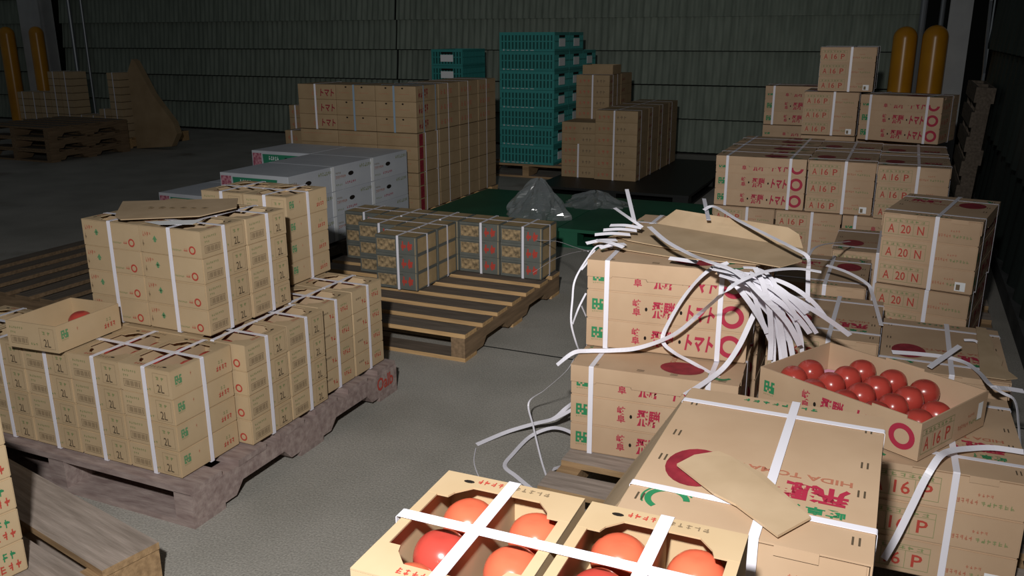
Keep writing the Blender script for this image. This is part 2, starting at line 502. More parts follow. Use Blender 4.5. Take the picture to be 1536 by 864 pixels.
# ---------------------------------------------------------------- straps
_lm = {}
def loop_mesh(span, height, wd=.015, m=None, low=0, r=.003, slack=.0006):
    """closed band round a stack: runs in the XZ plane, flat across Y; its inside clears the stack by a hair"""
    m = m or STRAP
    k = (round(span, 4), round(height, 4), wd, m.name, low)
    if k in _lm: return _lm[k]
    t = .0008
    a = span / 2 + .0012 + t; z0 = -.0003 - t * .75 - .001 * low; z1 = height + t
    pts = []
    def arc(cx, cz, a0):
        for q in range(4):
            g = R(a0 + q * 30); pts.append((cx + r * math.cos(g), cz + r * math.sin(g), -math.cos(g), -math.sin(g)))
    arc(a - r, z1 - r, 0)
    for q in (.25, .5, .75): pts.append((a - r - q * (2 * a - 2 * r), z1, 0, -1))
    arc(-a + r, z1 - r, 90)
    for q in (.25, .5, .75): pts.append((-a - slack * math.sin(math.pi * q), z1 - r - q * (z1 - z0 - r), 1, 0))
    pts += [(-a, z0, 1, .75), (a, z0, -1, .75)]
    for q in (.25, .5, .75): pts.append((a + slack * math.sin(math.pi * q), z0 + q * (z1 - z0 - r), -1, 0))
    mb = MB(); n = len(pts)
    for x, z, nx_, nz_ in pts:
        xi, zi = x + t * nx_, z + t * nz_
        mb.v += [(x, -wd / 2, z), (x, wd / 2, z), (xi, -wd / 2, zi), (xi, wd / 2, zi)]
    for k2 in range(n):
        a_, b_ = 4 * k2, 4 * ((k2 + 1) % n)
        mb.f += [[a_, a_ + 1, b_ + 1, b_], [a_ + 2, b_ + 2, b_ + 3, a_ + 3], [a_, b_, b_ + 2, a_ + 2], [a_ + 1, a_ + 3, b_ + 3, b_ + 1]]; mb.m += [0] * 4
    _lm[k] = mb.mesh('band', m)
    return _lm[k]

def strap(cx, cy, z, yaw, span, height, label, group=None, m=None, wd=.015, low=0):
    return tag(put('packing_strap', loop_mesh(span, height, wd, m, low), None, (cx, cy, z), yaw), label, 'strap', group)

def bundle(cx, cy, z, yaw, desc, code=16, n=3, lidded=True, straps=True, ori='A'):
    """a strapped bundle of tomato cartons; yaw 0 shows the long side to -Y, -90 deg the short side"""
    k = TK[(str(code), ori)]
    for i in range(n):
        j = random.uniform(-.0006, .0006); jy = random.uniform(-.0006, .0006)
        o = spawn(k, (cx + j, cy + jy, z + i * H), yaw + R(random.uniform(-.1, .1)), 'tomato carton, %s of %s' % (ORD[n][i], desc), 'cartons of ' + desc,
                  STK.get(ori, ()) if i == 0 else ())
        if i == n - 1 and lidded:
            ld_ = put('lid', LID, o)
            for nm, me in LIDP: ink(nm, me, ld_)
    if straps:
        hh = n * H + (.0044 if lidded else .0008)
        c, s_ = math.cos(yaw), math.sin(yaw)
        for u in (-.185, .165):
            strap(cx + c * u, cy + s_ * u, z, yaw + math.pi / 2, W + (.0100 if lidded else .0045), hh, 'white strap round the girth of ' + desc, 'girth straps of ' + desc)
        ofs = -.022 if ori == 'flip' else .022
        strap(cx - s_ * ofs, cy + c * ofs, z, yaw, L + .0075, hh + .0012, 'white strap lengthwise round ' + desc, low=1)

# ---------------------------------------------------------------- small cartons
def small_print(ori='A'):
    p = Print(l, w_, h, only=ORI[ori])
    def end(face):
        p.marks(GRNF, face, .014, .062, .055, .007, 7, 21); p.marks(GRNF, face, .016, .046, .022, .007, 3, 22)
        p.frame(BLKF, face, .014, .014, .082, .038, .0014)
        for k in range(11): p.rect(BLKF, face, .020 + k * .0054, .018, .020 + k * .0054 + (.0034 if k % 3 else .002), .034)
        p.marks(GRNF, face, .092, .016, .030, .008, 3, 23)
        p.frame(BLKF, face, .132, .010, .188, .074, .0007)
        p.text(BLKP, face, '2L', .145, .015, .026, .025, .0, .005)
        p.marks(GRNF, face, .142, .054, .036, .010, 2, 24)
    end('R'); end('L')
    p.marks(REDF, 'F', .012, .052, .026, .016, 3, 25); p.marks(REDF, 'F', .030, .058, .02, .008, 2, 26)
    p.add(GRNM, 'F', [(.056, .040), (.068, .040), (.062, .050), (.052, .044), (.072, .044), (.062, .058), (.0605, .036), (.0635, .036)],
          [(0, 1, 2), (3, 4, 5), (6, 7, 1, 0)])
    p.marks(GRNF, 'F', .120, .017, .050, .006, 8, 27); p.marks(REDP2, 'F', .178, .018, .016, .010, 3, 28)
    p.ring(REDP2, 'F', .212, .024, .0135, .0085)
    p.marks(BLKF, 'F', .008, .020, .010, .02, 1, 29)
    p.emblem('B', .016, .040, .026, GRNM); p.marks(REDF, 'B', .075, .05, .006, .012, 1, 30)
    p.marks(REDP2, 'B', .180, .020, .048, .016, 4, 31); p.marks(GRNF, 'B', .19, .042, .022, .01, 2, 32)
    return p
SB = bevel_box('small_carton_body', l, w_, h, CARD2, .003)
KS = {o_: Kind('small_carton', (l, w_, h), SB, small_print(o_).parts()) for o_ in ('A', 'B')}

def open_mesh(lx, wy, hz, t=.004, m=CARD2):
    mb = MB()
    mb.box(-lx / 2, lx / 2, -wy / 2, wy / 2, 0, t)
    mb.box(-lx / 2, lx / 2, -wy / 2, -wy / 2 + t, t, hz); mb.box(-lx / 2, lx / 2, wy / 2 - t, wy / 2, t, hz)
    mb.box(-lx / 2, -lx / 2 + t, -wy / 2 + t, wy / 2 - t, t, hz); mb.box(lx / 2 - t, lx / 2, -wy / 2 + t, wy / 2 - t, t, hz)
    return mb.mesh('tray', m)
OPENB = open_mesh(l, w_, h)
def flange_mesh(sg):
    mb = MB(); a = w_ / 2; b_ = l / 2
    pts = [(-a, b_), (a, b_), (a, b_ - .062), (a - .030, b_ - .062), (a - .034, b_ - .050), (a - .052, b_ - .030),
           (-a + .052, b_ - .030), (-a + .034, b_ - .050), (-a + .030, b_ - .062), (-a, b_ - .062)]
    mb.prism(pts, lambda u, v, q: (sg * v, u, q), h - .0005, h + .002)
    return mb.mesh('flange', CARD2, fix=True)
FLG = [flange_mesh(1), flange_mesh(-1)]
mb = MB(); mb.box(-l / 2 + .004, l / 2 - .004, -.0015, .0015, .004, h - .006); DIV = mb.mesh('divider', CARDIN)
SIDEF = []
for sg in (-1, 1):
    mb = MB(); mb.box(-l / 2 + .062, l / 2 - .062, min(sg * w_ / 2, sg * (w_ / 2 - .014)), max(sg * w_ / 2, sg * (w_ / 2 - .014)), h - .0005, h + .0018)
    SIDEF.append(mb.mesh('side_flap', CARD2))
fp = Print(l, w_, h + .002, .0002)
for s_ in (0, 1):
    u0 = .006 if s_ == 0 else l - .020
    f = fp.fn('T')
fp.marks(BLKF, 'TX', .045, l - .021, .052, .009, 5, 40); fp.marks(REDP2, 'TX', .110, l - .022, .040, .011, 4, 41)
fp.marks(BLKF, 'TX', .045, .008, .052, .009, 5, 42); fp.marks(REDP2, 'TX', .110, .008, .040, .011, 4, 43)
for u, v in ((.018, .04), (l - .022, w_ - .04)): fp.disc(DARKHOLE, 'T', u, v, .004, .008, 10)
OPENP = [('flange', FLG[0]), ('flange', FLG[1]), ('side_flap', SIDEF[0]), ('side_flap', SIDEF[1]), ('divider', DIV)] + fp.parts()
KO = {o_: Kind('open_small_carton', (l, w_, h), OPENB, small_print(o_).parts() + OPENP) for o_ in ('A', 'B')}
KT = Kind('open_small_carton', (l, w_, h), OPENB, small_print('B').parts())

# red-printed small carton
p = Print(l, w_, h)
for k in range(1):
    p.marks(BLKP, 'R', .022, .046, .034, .008, 5, 51); p.marks(REDP2, 'R', .060, .024, .030, .016, 2, 52)
    p.marks(REDF, 'R', .11, .03, .006, .03, 1, 53); p.marks(REDP2, 'R', .128, .030, .048, .018, 4, 54); p.marks(GRNF, 'R', .130, .052, .04, .008, 4, 55)
    p.marks(GRNP, 'F', .195, .046, .035, .022, 2, 56); p.marks(REDP2, 'F', .185, .016, .055, .022, 3, 57)
p.marks(GRNP, 'F', .03, .046, .035, .022, 2, 58); p.marks(REDP2, 'F', .03, .016, .055, .022, 3, 59)
KR = Kind('small_carton', (l, w_, h), SB, p.parts())
KRO = Kind('open_small_carton', (l, w_, h), OPENB, p.parts() + OPENP)

# ---------------------------------------------------------------- tomatoes
def tomato_mesh(r, squash=.86, seed=0):
    rg = random.Random(seed); nu, nv = 22, 13; mb = MB(); ph = rg.uniform(0, 6)
    for j in range(nv + 1):
        a = math.pi * j / nv
        for k in range(nu):
            t = 2 * math.pi * k / nu
            rr = r * (1 + .018 * math.cos(5 * t + ph) * math.sin(a) + .012 * math.cos(2 * t))
            dip = .10 * r * math.exp(-(a / .35) ** 2)
            mb.v.append((rr * math.sin(a) * math.cos(t), rr * math.sin(a) * math.sin(t), r * squash * (1 + math.cos(a)) - dip))
    for j in range(nv):
        for k in range(nu):
            k2 = (k + 1) % nu; mb.f.append([j * nu + k, (j + 1) * nu + k, (j + 1) * nu + k2, j * nu + k2]); mb.m.append(0)
    return mb
TOMM = [tomato_mesh(.0370, .88, s_).mesh('tomato', TOM if s_ % 2 else TOM, smooth=True) for s_ in range(3)]
TOMA = [tomato_mesh(.0370, .9, s_ + 5).mesh('tomato_pale', TOM_LIT, smooth=True) for s_ in range(2)]
TOMB = [tomato_mesh(.0372, .96, s_ + 9).mesh('tomato_big', TOM, smooth=True) for s_ in range(3)]

def tomatoes(o, spots, meshes, label, group, z0=.005):
    c, s_ = math.cos(o.rotation_euler[2]), math.sin(o.rotation_euler[2])
    for i, (u, v, dz) in enumerate(spots):
        x = o.location[0] + c * u - s_ * v; y = o.location[1] + s_ * u + c * v
        t = put('tomato', meshes[i % len(meshes)], None, (x, y, o.location[2] + z0 + dz), random.uniform(0, 6))
        t.rotation_euler = (random.uniform(-.04, .04), random.uniform(-.04, .04), random.uniform(0, 6))
        tag(t, label, 'tomato', group)
SIX = [(-.0805, -.0485, 0), (-.0805, .0485, 0), (.0, -.0485, 0), (.0, .0485, 0), (.0805, -.0485, 0), (.0805, .0485, 0)]

def small_column(cx, cy, z, orient, n, desc, top='open', toms=False, kind='2L', straps='xy', bare=False):
    yaw = 0 if orient == 'A' else -math.pi / 2
    base, opn = (KS[orient], KO[orient]) if kind == '2L' else (KR, KRO)
    what = 'small tan 2L carton' if kind == '2L' else 'small red-printed carton'
    for i in range(n):
        k = opn if (i == n - 1 and top == 'open') else base
        o = spawn(k, (cx + random.uniform(-.0006, .0006), cy + random.uniform(-.0006, .0006), z + i * h), yaw + R(random.uniform(-.12, .12)),
                  '%s, %s of %s' % (what, ORD[n][i], desc), 'cartons of ' + desc, bare=bare)
        if i == n - 1 and toms:
            tomatoes(o, SIX, TOMM, 'red tomato in the top carton of ' + desc, 'tomatoes in ' + desc)
    hh = n * h + (.0028 if top == 'open' else .0005)
    fx, fy = (l, w_) if orient == 'A' else (w_, l)
    if 'x' in straps: strap(cx, cy, z, 0, fx + .0028, hh, 'white strap crosswise round ' + desc)
    if 'y' in straps: strap(cx, cy, z, math.pi / 2, fy + .0028, hh + .0012, 'white strap lengthwise round ' + desc, low=1)

# ---------------------------------------------------------------- pallets
def pallet(cx, cy, lx, ly, ht, nb, bw, label, yaw=0.0, mats=(None, None), z=0.0, group=None, notch=True, gap0=None):
    """boards run along local X on three notched stringers along local Y"""
    side, topm = mats[:2]
    strm = mats[2] if len(mats) > 2 else side
    e = bpy.data.objects.new('wooden_pallet', None); col.objects.link(e); e.location = (cx, cy, z); e.rotation_euler = (0, 0, yaw)
    tag(e, label, 'pallet', group)
    t = .02
    for k in range(nb):
        yc = -ly / 2 + bw / 2 + k * (ly - bw) / (nb - 1)
        mb = MB(); j = random.uniform(-.006, .006)
        mb.box(-lx / 2 + j, lx / 2 + j, -bw / 2, bw / 2, -t, 0, 0, 1)
        put('board', mb.mesh('board', side, topm), e, (0, yc, ht + random.uniform(-.002, .0)))
    zt = ht - t - .0005; zb = .018
    if notch:
        pr = [(-ly / 2, zb), (-ly * .34, zb), (-ly * .31, zb + .038), (-ly * .13, zb + .038), (-ly * .10, zb), (ly * .10, zb), (ly * .13, zb + .038),
              (ly * .31, zb + .038), (ly * .34, zb), (ly / 2, zb), (ly / 2, zt), (-ly / 2, zt)]
    else:
        pr = [(-ly / 2, zb), (ly / 2, zb), (ly / 2, zt), (-ly / 2, zt)]
    for x in (-lx / 2 + .035, 0, lx / 2 - .035):
        mb = MB(); mb.prism(pr, lambda u, v, q: (q, u, v), -.034, .034)
        put('stringer', mb.mesh('stringer', strm, fix=True), e, (x, 0, 0))
    for yc in (-ly / 2 + bw / 2, 0, ly / 2 - bw / 2):
        mb = MB(); mb.box(-lx / 2, lx / 2, -bw / 2, bw / 2, 0, .018, 0, 1)
        put('bottom_board', mb.mesh('bottom_board', side, topm), e, (0, yc, 0))
    return e

# ================================================================ LEFT PALLET OF SMALL CARTONS
HP = .13
pa = pallet(-2.315, 2.228, 1.11, 1.13, HP, 6, .13, 'grey weathered wooden pallet under the small tan 2L cartons', 0, (WOODR, WOODR))
pt = Print(.07, 1.13, .11, .0012)
pt.text(REDP2, 'R', 'Oalb', .985, .045, .115, .055, 0, .02)
for nm, me in pt.parts(): put('red_lettering', me, pa, (1.11 / 2 - .035, 0, 0))
Z1 = HP + .0025; Z2 = Z1 + 4 * h + .007
nx = ['aisle corner stack of the front row', 'front-row stack second from the aisle corner', 'front-row stack third from the aisle corner', 'front-row stack fourth from the aisle corner', 'front-row stack farthest from the aisle corner']
for i, x in enumerate((-1.924, -2.128, -2.332, -2.536, -2.740)):
    small_column(x, 1.822, Z1, 'B', 4, 'the ' + nx[i], toms=i < 3)
small_column(-1.900, 2.054, Z1, 'A', 4, 'the side stack just behind the front row', toms=True)
small_column(-1.900, 2.258, Z1, 'A', 4, 'the side stack next to the red-printed stacks', toms=True)
small_column(-1.925, 2.466, Z1, 'A', 4, 'the nearer red-printed stack on the grey pallet', kind='R', toms=True)
small_column(-1.925, 2.672, Z1, 'A', 4, 'the farther red-printed stack on the grey pallet', kind='R', toms=True)
for i, (x, y, d) in enumerate(((-2.154, 2.054, 'near'), (-2.154, 2.258, 'middle'), (-2.408, 2.054, 'deep near'), (-2.408, 2.258, 'deep middle'),
                               (-2.180, 2.466, 'back'), (-2.434, 2.466, 'deep back'), (-2.180, 2.672, 'far'), (-2.434, 2.672, 'deep far'))):
    small_column(x, y, Z1, 'A', 4, 'the inner %s stack on the grey pallet' % d, top='shut', straps='', bare=True)
small_column(-2.046, 2.068, Z2, 'A', 4, 'the front corner stack of the upper layer')
small_column(-2.299, 2.068, Z2, 'A', 4, 'the front inner stack of the upper layer')
small_column(-2.042, 2.272, Z2, 'A', 4, 'the second stack along the side of the upper layer')
small_column(-2.297, 2.272, Z2, 'A', 4, 'the hidden back stack of the upper layer', straps='')
small_column(-2.147, 2.668, Z2, 'B', 4, 'the rear aisle-side stack of the upper layer')
small_column(-2.352, 2.668, Z2, 'B', 4, 'the rear inner stack of the upper layer')
ob = spawn(KT, (-2.335, 1.785, Z2 + .0006), -math.pi / 2 + R(4), 'open small carton with one tomato set on top of the front row')
tomatoes(ob, [(-.045, .02, .004)], TOMM, 'single red tomato in the open carton on top of the front row', None)

def sheet(name, pts, label, t=.003, m=None, holes=(), cat='cardboard'):
    """a thin board from an outline of 3-D points"""
    mb = MB(); n = len(pts)
    nrm = (Vector(pts[1]) - Vector(pts[0])).cross(Vector(pts[2]) - Vector(pts[0])).normalized()
    if nrm.z < 0: pts = pts[::-1]; nrm = -nrm
    c = sum((Vector(p_) for p_ in pts), Vector()) / n
    up = [tuple(Vector(p_) - c + nrm * t) for p_ in pts]; dn = [tuple(Vector(p_) - c) for p_ in pts]
    mb.v = dn + up; mb.f = [list(range(n))[::-1], list(range(n, 2 * n))]; mb.m = [0, 0]
    for k in range(n):
        k2 = (k + 1) % n; mb.f.append([k, k2, n + k2, n + k]); mb.m.append(0)
    o = put(name, mb.mesh(name, m or CARDIN, fix=True), None, tuple(c))
    if label: tag(o, label, cat)
    return o
zt = Z2 + 4 * h
us = sheet('cardboard_sheet', [(-2.305, 2.001, zt + .012), (-2.468, 2.184, zt + .016), (-2.121, 2.374, zt + .02), (-2.008, 2.237, zt + .02), (-2.041, 2.10, zt + .014), (-2.25, 1.973, zt + .010)],
           'loose cardboard sheet lying on the upper layer of 2L cartons')
mb = MB()
for k in range(6): mb.box(-.09 + k * .035, -.075 + k * .035, -.02 + k * .012, -.008 + k * .012 + .006 * (k % 2), .004, .0062)
put('dark_print', mb.mesh('sheet_print', BLKF), us)
# white paper corner
sheet('paper_sheet', [(-2.10, 1.985, zt + .006), (-2.175, 2.0, zt + .006), (-2.02, 2.09, zt + .008), (-2.005, 2.03, zt + .006)], 'white paper corner sticking out under the loose cardboard sheet', .0008, STICK, cat='paper')

# ================================================================ MIDDLE PALLET WITH DARK CARTONS
pallet(-2.298, 3.752, 1.306, 1.15, HP, 7, .115, 'brown wooden pallet carrying the dark printed cartons', 0, (WOODE, WOODD, WOODB))
dl, dw, dh = .2415, .2115, .0925
p = Print(dl, dw, dh)
p.rect(PHOTO, 'F', .010, .016, .118, .074)
for f in ('F',):
    p.rect(DARKHOLE, f, .004, .078, .16, .0795)
    p.marks(REDP2, f, .150, .022, .072, .048, 2, 61, .95, .22)
    p.rect(TANP, f, .232, .002, .236, dh - .002)
for f in ('R', 'L'):
    p.rect(TANP, f, .012, .010, dw - .012, dh - .008)
p.rect(TANP, 'T', .008, .008, dl - .008, dw - .008)
KD = Kind('dark_carton', (dl, dw, dh), bevel_box('dark_carton_body', dl, dw, dh, DARKC, .002, 1), p.parts())
dpos = [(-2.283, 3.772, 'front stack'), (-2.283, 3.990, 'aisle-side stack of the second row'), (-2.530, 3.990, 'inner stack of the second row')]
dpos += [(-1.783 - .2475 * k, 4.216, n_) for k, n_ in enumerate(('aisle-end stack of the back row', 'second back-row stack from the aisle', 'middle stack of the back row',
                                                                 'fourth back-row stack from the aisle', 'innermost stack of the back row'))]
for x, y, d in dpos:
    for i in range(3):
        spawn(KD, (x + random.uniform(-.0006, .0006), y + random.uniform(-.0006, .0006), HP + .0025 + i * dh), R(random.uniform(-.12, .12)),
              'dark printed carton, %s of the %s' % (ORD[3][i], d), 'dark cartons of the ' + d)
    strap(x, y, HP + .0025, 0, dl + .003, 3 * dh + .0016, 'white strap crosswise round the dark %s' % d, wd=.013)
    strap(x + .012, y, HP + .0025, math.pi / 2, dw + .003, 3 * dh + .0028, 'white strap lengthwise round the dark %s' % d, wd=.013, low=1)

# ================================================================ WHITE CARTONS
pallet(-3.72, 4.62, 1.10, 1.30, HP, 6, .12, 'dim wooden pallet under the white cartons', 0, (WOODD, WOODD))
el, ew, eh = .502, .440, .157
p = Print(el, ew, eh)
for f in ('F',):
    p.rect(FLOWER, f, .008, .008, .085, .140)
    p.add(GREENPANEL, f, [(.105, .010), (.40, .010), (.425, .135), (.095, .135)], [(0, 1, 2, 3)])
p2 = Print(el, ew, eh, .0016)
p2.marks(STICK, 'F', .15, .095, .09, .028, 5, 71); p2.marks(STICK, 'F', .13, .04, .20, .035, 7, 72)
for f in ('R', 'L'):
    p.marks(GRNF, f, .285, .112, .14, .026, 7, 73); p.marks(REDF, f, .02, .075, .11, .02, 7, 74); p.marks(BLKF, f, .02, .105, .06, .012, 4, 75)
    p.marks(REDP, f, .12, .03, .12, .018, 6, 76); p.marks(GRNF, f, .02, .03, .07, .012, 4, 77)
    p.disc(DARKHOLE, f, .185, .093, .030, .014, 14)
p.disc(DARKHOLE, 'F', .30, .10, .018, .018, 12)
KW = Kind('white_carton', (el, ew, eh), bevel_box('white_carton_body', el, ew, eh, WHITEC, .002, 1), p.parts() + p2.parts())
for x, y, n, d in ((-3.446, 4.222, 3, 'white stack nearest the small 2L cartons'), (-3.446, 4.666, 3, 'middle white stack beside the dark cartons'),
                   (-3.446, 5.110, 3, 'rear white stack against the tall brown stacks'), (-3.955, 5.110, 3, 'rear inner white stack'),
                   (-3.955, 4.222, 2, 'low front stack two cartons high'), (-3.955, 4.666, 2, 'low second stack two cartons high')):
    for i in range(n):
        spawn(KW, (x, y, HP + i * (eh + .0005)), R(random.uniform(-.3, .3)), 'white carton, %s of the %s' % (ORD[n][i], d), 'cartons of the ' + d)
for i, y in enumerate((4.444, 4.888)):
    for k in range(3):
        mb = MB(); mb.box(-.001, .0012, -.016, .016, .004, eh - .002)
        tag(put('packing_tape', mb.mesh('tape', STICK), None, (-3.446 + el / 2 + .0025, y - .012, HP + k * (eh + .0005))),
            'white tape strip over the %s joint of the white stacks, %s carton' % (('near', 'far')[i], ORD[3][k]), 'tape')

# ================================================================ TALL BROWN STACKS
pallet(-3.72, 6.12, 1.10, 1.36, HP, 6, .12, 'dim wooden pallet under the tall brown carton stacks', 0, (WOODE, WOODD))
def plain_kind(name, sx, sy, sz, fn, m=CARDBRN):
    p_ = Print(sx, sy, sz); fn(p_, sx, sy, sz)
    return Kind(name, (sx, sy, sz), bevel_box(name + '_body', sx, sy, sz, m, .003, 1), p_.parts())
def f_dots(p_, sx, sy, sz):
    for u in (.27, .68): p_.disc(DARKHOLE, 'F', sx * u, sz * .86, .009, .006, 8)
    p_.marks(REDF, 'F', .03, .05, .09, .006, 6, 81); p_.marks(REDF, 'F', .20, .05, .09, .006, 6, 82); p_.marks(REDD, 'R', .04, .02, .14, .07, 5, 83)
def f_red(p_, sx, sy, sz):
    p_.text(REDD, 'F', 'トマト', sx * .60, .022, sx * .36, .055, .1, .03); p_.marks(REDF, 'F', sx * .38, .03, .05, .03, 3, 84); p_.marks(REDD, 'R', .04, .03, .2, .04, 5, 85)
def f_stripe(p_, sx, sy, sz):
    p_.rect(REDD, 'R', .03, .004, .085, sz - .004); p_.marks(REDF, 'F', .03, sz - .03, .26, .006, 14, 86)
bw, bd = .338, .330
KD1 = plain_kind('brown_carton', bw, bd, .109, f_dots); KD2 = plain_kind('brown_carton', bw, bd, .109, f_red); KD3 = plain_kind('brown_carton', bw, bd, .0935, f_stripe)
KD5 = plain_kind('brown_carton', bw, bd, .0935, lambda p_, sx, sy, sz: p_.marks(REDF, 'F', .03, .03, .1, .03, 4, 89))
KD4 = plain_kind('brown_carton', bw, bd, .109, lambda p_, sx, sy, sz: (p_.marks(REDF, 'R', .03, .03, .20, .04, 4, 87), p_.marks(REDF, 'F', .03, .03, .1, .04, 4, 88)))
cells = [(-3.352, 'aisle-side', KD1), (-3.694, 'middle', KD1), (-4.036, 'inner', KD2)]
for x, nm, kk in cells:
    for r_, y in enumerate((5.625, 5.960, 6.295, 6.630)):
        if nm != 'aisle-side' and r_ > 0: continue
        d = 'tall brown %s stack, %s row' % (nm, ('first', 'second', 'third', 'last')[r_])
        for i in range(6):
            spawn(KD3 if r_ == 0 else KD5, (x, y, HP + i * .0945 + (.003 if i > 2 else 0)), 0, 'brown carton, %s of six at the foot of the %s' % (ORD[6][i], d), 'lower cartons of the ' + d)
        for i in range(3):
            k_ = kk if r_ == 0 else KD4
            spawn(k_, (x, y, HP + .5735 + i * .110), 0, 'brown carton, %s of three crowning the %s' % (ORD[3][i], d), 'upper cartons of the ' + d)
        z_ = HP + .5735
        if r_ == 0:
            strap(x - .01, y, z_, math.pi / 2, bd + .004, .331, 'strap lengthwise over the %s' % d, m=STRAPB if nm != 'inner' else STRAP, wd=.016)
            if nm == 'aisle-side':
                strap(x, y - .06, z_, 0, bw + .004, .332, 'near blue-grey strap sideways over the %s' % d, m=STRAPB, wd=.013)
                for q, (zz, hh_) in enumerate(((HP, .2828), (HP + .2865, .2828))):
                    strap(x, y - .05, zz, 0, bw + .006, hh_, '%s near pale strap, foot of the %s' % (('low', 'high')[q], d), wd=.010)
                    strap(x, y + .13, zz, 0, bw + .006, hh_, '%s far pale strap, foot of the %s' % (('low', 'high')[q], d), wd=.010)
                strap(x, y + .12, z_, 0, bw + .004, .332, 'far blue-grey strap sideways over the %s' % d, m=STRAPB, wd=.013)
        elif nm == 'aisle-side':
            strap(x, y - .02, HP, 0, bw + .004, .9035, 'thin pale strap round the full height of the %s' % d, wd=.008)
for x, y, n, z_, d, kk in ((-4.50, 6.02, 3, .30, 'small two-strap stack beside the tall brown stacks', KD4), (-4.82, 6.50, 4, .35, 'dim stack farthest behind the white cartons', KD4)):
    bx = .36
    mbp = pallet(x, y, .36, .36, z_ - .001, 4, .07, 'dim low wooden platform under the ' + d, 0, (WOODD, WOODD))
    for i in range(n):
        spawn(kk, (x, y, z_ + i * .110), 0, 'brown carton, %s of the %s' % (ORD[n][i], d), 'cartons of the ' + d)
    for u in (-.10, .11):
        strap(x + u, y, z_, math.pi / 2, bd + .004, n * .110, 'white strap lengthwise round the ' + d, 'straps of the ' + d)

# ================================================================ GREEN CRATES
pallet(-3.41, 8.62, .92, 1.28, .135, 6, .12, 'dim wooden pallet under the green crates', 0, (WOODT, WOODG))
cx_, cy_, ch = .58, .40, .181
def crate_mesh():
    mb = MB(); a, b_ = cx_ / 2, cy_ / 2; t = .012
    mb.box(-a + t, a - t, -b_ + t, b_ - t, .004, .014)
    for z0, z1 in ((0, .022), (.088, .100), (ch - .030, ch - .002)):
        mb.box(-a, a, -b_, -b_ + t, z0, z1); mb.box(-a, a, b_ - t, b_, z0, z1); mb.box(-a, -a + t, -b_ + t, b_ - t, z0, z1); mb.box(a - t, a, -b_ + t, b_ - t, z0, z1)
    n = 15
    for k in range(n + 1):
        x = -a + .012 + k * (2 * a - .024) / n; hw = .009 if k not in (0, n) else .012
        for y0 in (-b_ + .002, b_ - .010): mb.box(x - hw, x + hw, y0, y0 + .008, .022, ch - .030)
    for k in range(11):
        y = -b_ + .012 + k * (2 * b_ - .024) / 10; hw = .009 if k not in (0, 10) else .012
        for x0 in (-a + .002, a - .010): mb.box(x0, x0 + .008, y - hw, y + hw, .022, ch - .030)
    return mb.mesh('crate_body', CRATE)
CB = crate_mesh()
mb = MB(); mb.box(-cx_ / 2 + .022, cx_ / 2 - .022, -cy_ / 2 + .022, cy_ / 2 - .022, .015, ch - .03); CIN = mb.mesh('contents', CRATED)  # added block, its dark colour stands for the shade behind the slots
mb = MB(); mb.box(cx_ / 2, cx_ / 2 + .003, -.08, .08, .045, .120); CLB = mb.mesh('label_card', STICK)
mb = MB(); mb.box(cx_ / 2 - .001, cx_ / 2 + .0015, -.075, .075, ch - .052, ch - .03); CHD = mb.mesh('handle_slot', DARKHOLE)
mb = MB()
for k in range(6):
    z_ = .094
    mb.box(-.21 + k * .05, -.185 + k * .05 + .01 * (k % 2), -cy_ / 2 - .0012, -cy_ / 2, .008, .014)
mb.box(-.25, -.235, -cy_ / 2 - .0015, -cy_ / 2, .006, .020)
CPR = mb.mesh('white_print', GREYC)
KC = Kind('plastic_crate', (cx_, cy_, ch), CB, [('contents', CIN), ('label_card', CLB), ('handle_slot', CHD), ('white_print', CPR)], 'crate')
O7 = ['bottom', 'second', 'third', 'fourth', 'fifth', 'sixth', 'top']
for x, y, n, d in ((-3.41, 8.20, 7, 'nearest green crate stack'), (-3.41, 8.61, 7, 'second green crate stack'), (-3.41, 9.02, 6, 'third green crate stack')):
    for i in range(n):
        spawn(KC, (x, y, .136 + i * (ch + .0003)), R(random.uniform(-.4, .4)), 'green plastic crate, %s of the %s' % (O7[i] if i < n - 1 else 'top', d), 'crates of the ' + d)
pallet(-4.78, 9.25, .55, .70, .135, 4, .10, 'dim wooden pallet behind the tall brown stacks', 0, (WOODT, WOODG))
for i in range(6):
    spawn(KC, (-4.80, 9.25, .136 + i * (ch + .0003)), -math.pi / 2, 'green plastic crate, %s of the stack behind the tall brown cartons' % (O7[i] if i < 5 else 'top'), 'crates behind the tall brown cartons')

# ================================================================ CARTONS BEHIND THE GREEN MAT
def slab(name, x0, x1, y0, y1, z1, m, label, cat, dark=BLACKP):
    e = bpy.data.objects.new(name, None); col.objects.link(e); e.location = ((x0 + x1) / 2, (y0 + y1) / 2, 0); tag(e, label, cat)
    a, b_ = (x1 - x0) / 2, (y1 - y0) / 2
    mb = MB(); mb.box(-a, a, -b_, b_, z1 - .022, z1); put('deck', mb.mesh('deck', m), e)
    for u in (-a + .07, 0, a - .07):
        for v in (-b_ + .07, 0, b_ - .07):
            mb = MB(); mb.box(u - .065, u + .065, v - .065, v + .065, .02, z1 - .022); put('block', mb.mesh('block', m), e)
    mb = MB(); mb.box(-a, a, -b_, b_, 0, .02); put('bottom_deck', mb.mesh('bottom_deck', m), e)
    return e
slab('plastic_pallet', -3.16, -2.06, 5.36, 6.58, .13, GREENSLAB, 'green plastic pallet under the crumpled clear bag', 'pallet')
slab('plastic_pallet', -2.05, -1.02, 5.36, 6.58, .13, GREENSLAB, 'green plastic pallet next to the A 16 P tomato carton stacks', 'pallet')
slab('plastic_pallet', -2.93, -1.55, 7.05, 9.20, .10, BLACKP, 'black plastic pallet under the dim striped carton stacks', 'pallet')
